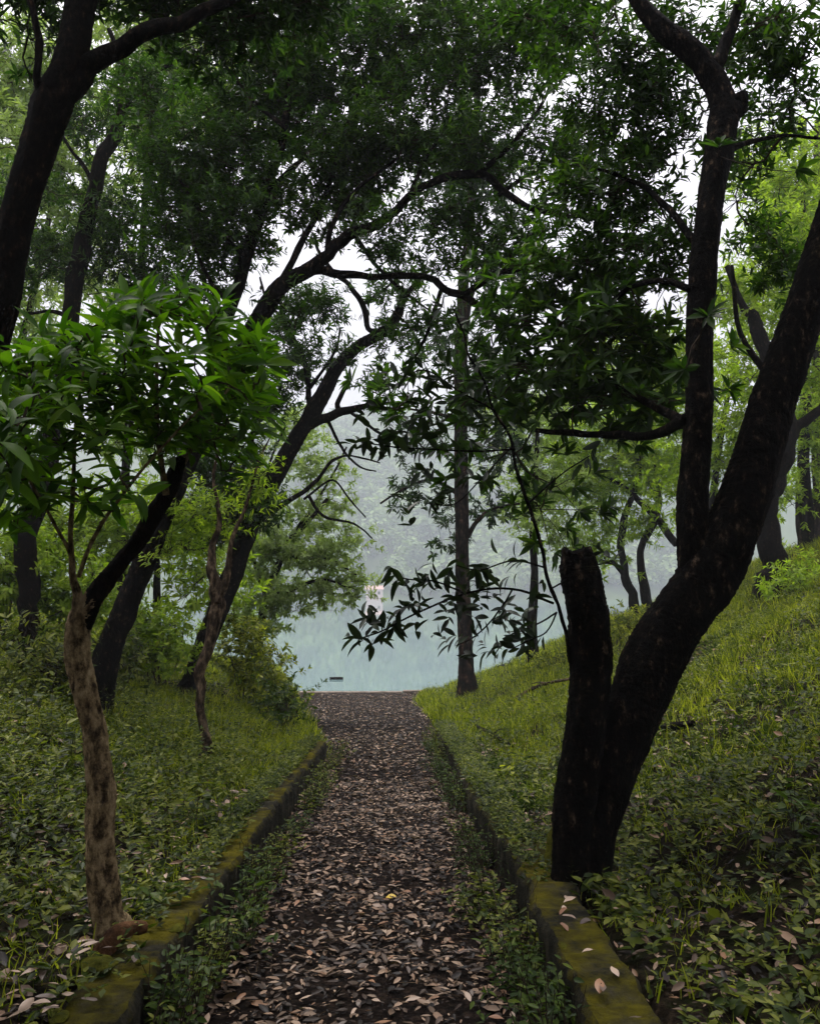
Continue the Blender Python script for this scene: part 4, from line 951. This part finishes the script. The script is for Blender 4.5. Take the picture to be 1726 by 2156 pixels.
A = scatter(16000, 1.3, 10, 5, 17); A = A[(patchy(A, 1.4, 8) + rng.random(len(A)) * .45 > .58) & (rng.random(len(A)) < sstep(5, 14, A[:, 1]) * .75 + .06)]; gp.append(blades(A, 8, .17, .006, .05))
yy = rng.uniform(12, 29, 1800)     # the verge that hangs over the path edges past the walls
sgn = rng.random(1800) < .5
xx = np.where(sgn, edge_l(yy) - rng.random(1800) * .35, np.where(yy < END_R, WALL_R + rng.random(1800) * .4, edge_r(yy) + rng.random(1800) * .35))
gp.append(blades(np.stack([xx, yy, ground_z(xx, yy)], -1), 10, .2, .008, .05))
cloud('dull_grass', wp, BLADE, M['weed'])  # blades in the duller weed green
tag(bpy.data.objects['dull_grass'], 'dull green grass tufts on the near banks', 'grass', kind='stuff')
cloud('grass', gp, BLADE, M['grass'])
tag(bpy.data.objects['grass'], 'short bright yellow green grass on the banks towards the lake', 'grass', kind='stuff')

# weeds rooted along the foot of the walls, each a plant of its own
def weed(x, y, z, label, group, h=.28, k=60, L=.06, mat='weed', lean=0.0, rad=.16, ratio=.24, spread=1.0):
    root = empty('weed', (x, y, z), label, 'plant', group)
    n = max(5, k // 9)
    C = np.array([x, y, z]) + rng.normal(size=(n, 3)) * np.array([rad, rad * 1.6 * spread, 0])
    C[:, 2] = z
    mb = MB(); pp = []
    for c in C:
        e = c + np.array([lean + rng.normal() * .06, rng.normal() * .06, h * rng.uniform(.5, 1.15)])
        pts = catmull(np.array([c - [0, 0, .02], (c + e) / 2 + rng.normal(size=3) * .015, e]), 3)
        V, Fs = tube(pts, np.linspace(.003, .0015, len(pts)), 4, 0, cap=False); mb.add(V, Fs)
        f = rng.random(9) * .85 + .15
        q = c + (e - c) * f[:, None]
        az = rng.random(9) * 6.28; el = rng.uniform(-.3, .7, 9)
        dvv = np.stack([np.cos(az) * np.cos(el), np.sin(az) * np.cos(el), np.sin(el)], -1)
        pp.append((q, dvv, np.array([0, 0, 1.0]) + rng.normal(size=(9, 3)) * .3, L * rng.uniform(.6, 1.3, 9), L * ratio * rng.uniform(.8, 1.2, 9)))
    s = mb.build('stems', M['twig'], root); s['kind'] = 'stuff'
    cloud('foliage', pp, LANCE, M[mat], root)
ORD = ['nearest', 'second', 'third', 'fourth', 'fifth', 'sixth', 'seventh', 'eighth', 'ninth', 'tenth', 'eleventh', 'twelfth', 'thirteenth', 'fourteenth', 'fifteenth', 'sixteenth']
for sgn, side, ysl in ((1, 'right', [2.7, 3.1, 3.5, 3.95, 4.4, 4.9, 5.5, 6.2, 7.0, 7.9, 8.8, 9.8, 10.8, 11.8, 12.8, 13.6]), (-1, 'left', [2.5, 2.95, 3.4, 3.85, 4.4, 5.0, 5.7, 6.4, 7.2, 8.1, 9.0, 10.0, 11.0, 11.9])):
    for k, y in enumerate(ysl):
        y = y + rng.normal() * .08
        x = (WALL_R - .10 if sgn > 0 else WALL_L + .12) + rng.normal() * .03
        nm = 'the path end' if False else 'the front'
        lab = ('leafy weed nearest the front at the foot of the %s wall' % side) if k == 0 else '%s leafy weed from the front at the foot of the %s wall' % (ORD[k], side)
        weed(x, y, float(base_z(y)), lab, 'weeds at the foot of the %s wall' % side, h=rng.uniform(.10, .36), k=int(rng.uniform(220, 420)), L=rng.uniform(.03, .062), mat=['weed', 'weed', 'weed', 'herb', 'herb'][int(rng.integers(0, 5))] if sgn > 0 else ['herb', 'herb', 'weed'][int(rng.integers(0, 3))], lean=-.04 * sgn, rad=rng.uniform(.045, .08), spread=1.0 + .2 * y / 4, ratio=rng.uniform(.15, .3))
# a few taller plants one can tell apart
for (px, py, lab, h, L, mt) in [(330, 1960, 'small tuft with long pointed leaves at the foot of the mottled trunk', .22, .13, 'weed'), (1050, 1660, 'yellow leaved weed on top of the right wall', .2, .08, 'grass'), (1020, 1700, 'bright broad leaf clump leaning over the right wall', .15, .08, 'grass'),
                                (1120, 1650, 'dark broad leaved plant left of the broken stump', .3, .1, 'herb'), (1300, 1930, 'dark three leaf plant right of the forked tree foot', .18, .09, 'herb'), (420, 1760, 'tall dark weed between the slim trunk and the left wall', .4, .09, 'herb'),
                                (1650, 1780, 'upright grassy weed on the slope at the right edge', .45, .09, 'weed'), (60, 1560, 'tall dark leafy weed at the left edge under the trees', .55, .11, 'herb'), (140, 1640, 'dark leafy weed left of the mottled trunk', .45, .1, 'herb'), (330, 1600, 'leafy weed in the grass right of the mottled trunk', .4, .09, 'herb')]:
    d = hit(px, py); c = P(px, py, d)
    weed(c[0], c[1], c[2], lab, 'taller weeds', h=h, k=70, L=L, mat=mt, rad=.09)

# ------------------------------------------------------------------ fallen leaves
def flat_leaves(x, y, z, L, lift=.006, tilt=.22):
    n = len(x)
    az = rng.random(n) * 6.28
    d = np.stack([np.cos(az), np.sin(az), rng.normal(size=n) * tilt * .6], -1)
    nr = np.array([0, 0, 1.0]) + rng.normal(size=(n, 3)) * tilt
    Ls = L * (.3 + 1.0 * rng.random(n) ** 1.6); Ws = Ls * rng.uniform(.12, .27, n)
    return np.stack([x, y, z + lift + rng.random(n) * .012], -1), unit(d), nr, Ls, Ws
lp = []
n = 12500
y = 2.6 + 7.4 * rng.random(n) ** .9; x = rng.uniform(WALL_L + .06, WALL_R - .06, n)
keep = rng.random(n) < .35 + .9 * (.5 + .25 * np.sin(x * 7 + 2 * np.sin(y * 3)) + .25 * np.sin(y * 6.3 + 3 * x))
x, y = x[keep], y[keep]
lp.append(flat_leaves(x, y, path_z(x, y), .060))
n = 9000
y = rng.uniform(9.5, 30, n); u = rng.random(n); x = edge_l(y) + u * (edge_r(y) - edge_l(y))
lp.append(flat_leaves(x, y, path_z(x, y), .078))
n = 2600
y = 2.6 + 12 * rng.random(n); e = rng.random(n) ** 2 * .22; x = np.where(rng.random(n) < .5, WALL_L + .03 + e, WALL_R - .03 - e)
lp.append(flat_leaves(x, y, path_z(x, y) + .02, .07, tilt=.4))
cloud('leaf_litter', lp, CURL, M['litter'])
mb = MB()
for _ in range(330):
    y = 2.6 + 10 * rng.random() ** 1.3; x = rng.uniform(WALL_L + .1, WALL_R - .1); az = rng.random() * 3.14; L = rng.uniform(.04, .2)
    c0 = np.array([x, y, float(path_z(np.array(x), np.array(y))) + .018]); dv = np.array([math.cos(az), math.sin(az), rng.normal() * .05]) * L
    V, Fs = tube(np.array([c0 - dv / 2, c0 + rng.normal(size=3) * .006, c0 + dv / 2]), np.array([1, .8, .5]) * rng.uniform(.0016, .0035), 4, 0); mb.add(V, Fs)
o = mb.build('path_twigs', M['bark_pale']); tag(o, 'short broken twigs strewn among the leaves on the path', 'twigs', kind='stuff')
tag(bpy.data.objects['leaf_litter'], 'brown leaf litter covering the whole path', 'leaf litter', kind='stuff')
lp = []
A = scatter(11000, -4, 4.5, 1.6, 7); A = A[(patchy(A, 2.2, 1) < .72)]; lp.append(flat_leaves(A[:, 0], A[:, 1], A[:, 2], .075, .015, .35))
A = scatter(2600, -4, 4.5, 1.6, 8); lp.append(flat_leaves(A[:, 0], A[:, 1], A[:, 2], .075, .09, .5))
A = scatter(16000, -7, 9, 7, 15); A = A[(patchy(A, 1.4, 2) < .60)]; lp.append(flat_leaves(A[:, 0], A[:, 1], A[:, 2], .08, .03, .35))
A = scatter(14000, -6, 11, 9, 22); A = A[patchy(A, 1.7, 7) < .52]; lp.append(flat_leaves(A[:, 0], A[:, 1], A[:, 2], .09, .03, .3))
cloud('bank_litter', lp, CURL, M['litter'])
tag(bpy.data.objects['bank_litter'], 'dry brown leaves scattered among the herbs on the banks', 'leaf litter', kind='stuff')

FL = {}
for cn in ('pale', 'rusty', 'dull'):
    FL[cn] = [leaf_mesh('fallen_leaf', M['litter_' + cn], .19, .30, -.12, .012), leaf_mesh('fallen_leaf', M['litter_' + cn], .23, -.3, .16, .02), leaf_mesh('fallen_leaf', M['litter_' + cn], .16, .5, -.06, .03)]
TONE = {'pale': 'pale tan', 'rusty': 'rusty orange', 'dull': 'dark brown'}
def fallen(x, y, z, L, label, group, me=None, tilt=.18):
    az = rng.random() * 6.28
    d = np.array([math.cos(az), math.sin(az), rng.normal() * tilt * .5]); nr = np.array([rng.normal() * tilt, rng.normal() * tilt, 1.0])
    cn = ['pale', 'pale', 'rusty', 'dull', 'dull'][int(rng.integers(0, 5))]
    if '%s' in label: label = label % TONE[cn]; group = group % TONE[cn]
    o = place_leaf(me or FL[cn][int(rng.integers(0, 3))], 'fallen_leaf', np.array([x, y, z]), d, nr, L)
    tag(o, label, 'leaf', group)
    return o
for q in range(190):
    y = 2.7 + 3.6 * rng.random() ** 1.25; x = rng.uniform(WALL_L + .12, WALL_R - .12)
    side = 'left edge' if x < -.45 else ('right edge' if x > .2 else 'middle'); band = 'at the front' if y < 3.4 else ('beside the mottled trunk' if y < 4.2 else 'past the near trees')
    fallen(x, y, float(path_z(np.array(x), np.array(y))) + rng.uniform(.012, .026), rng.uniform(.04, .08), '%s fallen leaf on the ' + side + ' of the path ' + band, '%s leaves on the ' + side + ' of the path ' + band)
for q in range(44):
    y = 2.5 + 6 * rng.random() ** 1.4; x = WALL_R + rng.uniform(.04, WALL_W - .03)
    fallen(x, y, float(base_z(y)) + WALL_H + rng.uniform(.012, .03), rng.uniform(.05, .1), '%s fallen leaf on top of the right wall' + (' before the forked tree' if y < 4 else ' past the forked tree'), '%s leaves on the right wall' + (' before the forked tree' if y < 4 else ' past the forked tree'))
for q in range(66):
    y = 3.1 + 6 * rng.random() ** 1.4; x = WALL_L - rng.uniform(.10, WALL_W + .22)
    fallen(x, y, max(float(base_z(y)) + WALL_H, float(ground_z(x, y))) + rng.uniform(.012, .03), rng.uniform(.05, .1), '%s fallen leaf on the left wall top' + (' near the mottled trunk' if y < 4.5 else ' further along'), '%s leaves on the left wall top' + (' near the mottled trunk' if y < 4.5 else ' further along'))
YM = leaf_mesh('yellow_leaf', leaf_mat('yellow_leaf', [(.5, .33, .03), (.6, .4, .04)], trans=.1), .3, .25, -.1, .02)
for (px, py, lab) in [(812, 2092 - 190, 'small yellow fallen leaf in the middle of the path'), (1062, 2008, 'yellow curled leaf beside the weeds of the right wall')]:
    d = hit(px, py); c = P(px, py, d)
    fallen(c[0], c[1], c[2] + .035, .07, lab, None, YM)

# ------------------------------------------------------------------ logs, dead branches and stones
def log(pts, r, label, mat='rot_wood', name='fallen_branch', rough=.14, side=()):
    W = []
    for px, py, dz in pts:
        d = hit(px, py); c = P(px, py, d)
        if WALL_L - WALL_W - .03 < c[0] < WALL_L: c[2] = float(base_z(c[1])) + WALL_H
        W.append(c + np.array([0, 0, dz + r]))
    W = catmull(np.array(W), 5)
    root = empty(name, tuple(float(v) for v in W[0] - [0, 0, r]), label, 'branch')
    V, Fs = tube(W, np.linspace(r, r * .6, len(W)), 10, rough, knots=4); mb = MB(); mb.add(V, Fs); mb.build('stem', M[mat], root, True)
    for (f, dx, dy, dz2) in side:
        a = W[int(f * (len(W) - 1))]; e = a + np.array([dx, dy, dz2])
        pp = catmull(np.array([a, (a + e) / 2 + [0, 0, .03], e]), 4)
        V, Fs = tube(pp, np.linspace(r * .5, r * .2, len(pp)), 6, .1); mb = MB(); mb.add(V, Fs); mb.build('side_branch', M[mat], root)
log([(205, 2050, 0), (245, 2080, .01), (300, 2105, .0)], .045, 'short rotten reddish log at the foot of the mottled trunk', name='rotten_log')
log([(1085, 1484, .08), (1130, 1468, .16), (1180, 1462, .2), (1215, 1462, .22)], .035, 'grey fallen branch lying on the bank left of the stump', 'bark_pale', side=[(.5, -.3, -.2, .02), (.8, .1, -.3, .1)])
log([(1000, 1545, .10), (1045, 1572, .10), (1080, 1590, .08)], .03, 'dark fallen forked branch in the grass right of the path', 'bark_dark', side=[(.4, .25, .2, .05), (.7, -.2, -.1, .04)])
log([(1395, 1556, .06), (1460, 1553, .08)], .05, 'short dark log on the slope right of the forked tree', 'bark_dark', name='rotten_log')

def rock(px, py, s, label, mat='stone', sq=.55):
    d = hit(px, py); c = P(px, py, d)
    if WALL_L - WALL_W < c[0] < WALL_L or WALL_R < c[0] < WALL_R + WALL_W:
        c[2] = float(base_z(c[1])) + WALL_H
    import bmesh
    bm = bmesh.new(); bmesh.ops.create_icosphere(bm, subdivisions=3, radius=1)
    ph = rng.random(3) * 6
    for v in bm.verts:
        f = 1 + .16 * math.sin(3 * v.co.x + ph[0]) + .13 * math.sin(4 * v.co.y + ph[1]) + .1 * math.sin(5 * v.co.z + ph[2]) + rng.normal() * .02
        v.co = Vector((v.co.x * f * s, v.co.y * f * s * .8, v.co.z * f * s * sq))
    me = bpy.data.meshes.new('stone'); bm.to_mesh(me); bm.free(); me.materials.append(M[mat])
    o = bpy.data.objects.new('stone', me); COL.objects.link(o); o.location = (c[0], c[1], c[2] + s * sq * .45)
    o.rotation_euler.z = rng.random() * 6
    tag(o, label, 'stone')
rock(392, 1925, .035, 'small grey stone lying on the mossy left wall', sq=.4)
rock(905, 2095, .05, 'small round stone among the leaves on the near path', 'path', sq=.6)
rock(705, 2010, .025, 'dark pebble on the path near the left weeds', 'path')
rock(205, 2148, .08, 'mossy stone in the bottom left corner below the log', 'moss', sq=.28)

# ------------------------------------------------------------------ out on the lake and the far shore
d = (CAM_Z - WATER_Z) / ((1427 - 1237) / F)
c = P(708, 1427, d)
fr = empty('floating_log', (c[0], c[1], WATER_Z), 'short dark log floating on the lake', 'log')
pts = np.array([[c[0] - .38, c[1], WATER_Z + .05], [c[0], c[1] + .02, WATER_Z + .06], [c[0] + .38, c[1] + .03, WATER_Z + .05]])
V, Fs = tube(catmull(pts, 4), np.full(9, .085), 9, .08); mb = MB(); mb.add(V, Fs); mb.build('log_body', M['bark_dark'], fr, True)

def plain(name, c, rough=.8):
    m, t, out = new_mat(name); p = nd(t, 'ShaderNodeBsdfPrincipled'); p.inputs['Base Color'].default_value = (*c, 1); p.inputs['Roughness'].default_value = rough
    nz = nd(t, 'ShaderNodeTexNoise'); nz.inputs['Scale'].default_value = 1.2; nz.inputs['Detail'].default_value = 4
    t.links.new(ramp(t, nz.outputs['Fac'], [(.3, tuple(v * .8 for v in c)), (.7, c)]), p.inputs['Base Color'])
    t.links.new(p.outputs[0], out.inputs['Surface']); return m
M['plaster'] = plain('plaster', (.62, .48, .44)); M['roof'] = plain('roof', (.42, .26, .22)); M['dark_glass'] = plain('dark_glass', (.03, .03, .035), .2)
def boxmb(x0, x1, y0, y1, z0, z1):
    mb = MB(); mb.add([(x0, y0, z0), (x1, y0, z0), (x1, y1, z0), (x0, y1, z0), (x0, y0, z1), (x1, y0, z1), (x1, y1, z1), (x0, y1, z1)],
                      [(3, 2, 1, 0), (4, 5, 6, 7), (0, 1, 5, 4), (1, 2, 6, 5), (2, 3, 7, 6), (3, 0, 4, 7)]); return mb
hc = P(788, 1262, 336.0); hx, hy, hz = hc[0], 336.0, WATER_Z
hs = empty('lake_house', (hx, hy, hz), 'small pale pink house on the far lake shore', 'house')
boxmb(hx - 3.4, hx + 3.4, hy, hy + 7, hz - 1, hz + 4.4).build('wall', M['plaster'], hs)
mb = MB(); mb.add([(hx - 3.8, hy - .5, hz + 4.4), (hx + 3.8, hy - .5, hz + 4.4), (hx + 3.8, hy + 7.5, hz + 4.4), (hx - 3.8, hy + 7.5, hz + 4.4), (hx - 3.8, hy + 3.5, hz + 6.0), (hx + 3.8, hy + 3.5, hz + 6.0)],
                  [(0, 1, 5, 4), (2, 3, 4, 5), (0, 4, 3), (1, 2, 5), (3, 2, 1, 0)]); mb.build('roof', M['roof'], hs)
for wx in (-1.6, 1.9):
    for wz in (2.3,):
        wo = boxmb(hx + wx - .5, hx + wx + .5, hy - .06, hy + .02, hz + wz, hz + wz + 1.3).build('window', M['roof'], hs)
        pa = boxmb(hx + wx - .4, hx + wx + .4, hy - .10, hy - .07, hz + wz + .1, hz + wz + 1.2).build('pane', M['dark_glass'])
        pa.parent = wo; pa.location = (0, 0, 0)

def far_tree_mesh(name, n, r):
    u = unit(r.normal(size=(n, 3))) * (r.random((n, 1)) ** .35)
    lob = r.normal(size=(6, 3)) * .4
    pos = u * np.array([.34, .34, .42]) + np.array([0, 0, .58]) + lob[r.integers(0, 6, n)] * .22
    nr = unit(u + r.normal(size=(n, 3)) * .35 + np.array([0, 0, .5]))
    d = np.cross(nr, r.normal(size=(n, 3)))
    return pos, d, nr
def add_far(px_x, yy, hgt, r, parts, n=150):
    z = float(hill_z(np.array(px_x), np.array(yy)))
    pos, d, nr = far_tree_mesh('x', n, r)
    pos = pos * np.array([hgt * r.uniform(.8, 1.25), hgt * .9, hgt]) + np.array([px_x, yy, z - hgt * .08])
    L = hgt * r.uniform(.13, .22, n)
    parts.append((pos, d, nr, L, L * .42))
r9 = np.random.default_rng(21)
parts = []
for _ in range(1150):
    yy = SHORE + 14 + 250 * r9.random() ** 1.15
    xx = r9.uniform(-.26, .42) * yy
    if (yy < SHORE + 40) and abs(xx - hx) < 8: continue
    add_far(xx, yy, r9.uniform(7, 17), r9, parts, 150)
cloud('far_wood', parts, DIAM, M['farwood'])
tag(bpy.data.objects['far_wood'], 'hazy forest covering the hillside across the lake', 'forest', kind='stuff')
# the trees standing singly along the far shore
protos = []
for k in range(3):
    parts = []
    pos, d, nr = far_tree_mesh('x', 260, r9); L = r9.uniform(.07, .13, 260)
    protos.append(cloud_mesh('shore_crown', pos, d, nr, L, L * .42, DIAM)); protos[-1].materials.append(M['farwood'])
V, Fs = tube(np.array([[0, 0, -.1], [.01, 0, .3], [0, .01, .7]]), np.array([.035, .028, .012]), 7, .05)
tm = bpy.data.meshes.new('shore_trunk'); tm.from_pydata(V.tolist(), [], Fs); tm.materials.append(M['bark_pale'])
WD = ['First', 'Second', 'Third', 'Fourth', 'Fifth', 'Sixth', 'Seventh', 'Eighth', 'Ninth', 'Tenth', 'Eleventh', 'Twelfth', 'Thirteenth', 'Fourteenth', 'Fifteenth', 'Sixteenth']
shx = [-62, -55, -47, -40, -33, -26, 3, 9, 16, 23, 31, 40, 52, 66, 82, 100]
for k, xx in enumerate(shx):
    if abs(xx - hx) < 7: xx += 12
    s_ = SHORE + 10 * math.sin(xx * 0.02 + 1) + 6 * math.sin(xx * 0.06); yy = s_ + 3 + r9.random() * 5
    z = float(hill_z(np.array(xx), np.array(yy))); h = r9.uniform(8, 14)
    rt = empty('shore_tree', (xx, yy, z), '%s tree from the left standing at the water on the far shore' % WD[k].lower(), 'tree', 'trees along the far shore')
    for nm, me in (('crown', protos[k % 3]), ('trunk', tm)):
        o = bpy.data.objects.new(nm, me); COL.objects.link(o); o.parent = rt
        if nm == 'crown': o['kind'] = 'stuff'
    rt.scale = (h, h, h); rt.rotation_euler.z = r9.random() * 6

# ------------------------------------------------------------------ damp air over the lake
m, t, out = new_mat('haze')
pv = nd(t, 'ShaderNodeVolumePrincipled'); pv.inputs['Color'].default_value = (.90, .94, 1.0, 1); pv.inputs['Density'].default_value = 0.0009
pv.inputs['Anisotropy'].default_value = 0.0
t.links.new(pv.outputs[0], out.inputs['Volume'])
o = boxmb(-980, 980, -560, 1560, WATER_Z - 25, 150).build('haze', m)
tag(o, 'pale blue haze over the lake and the far hillside', 'haze', kind='stuff')
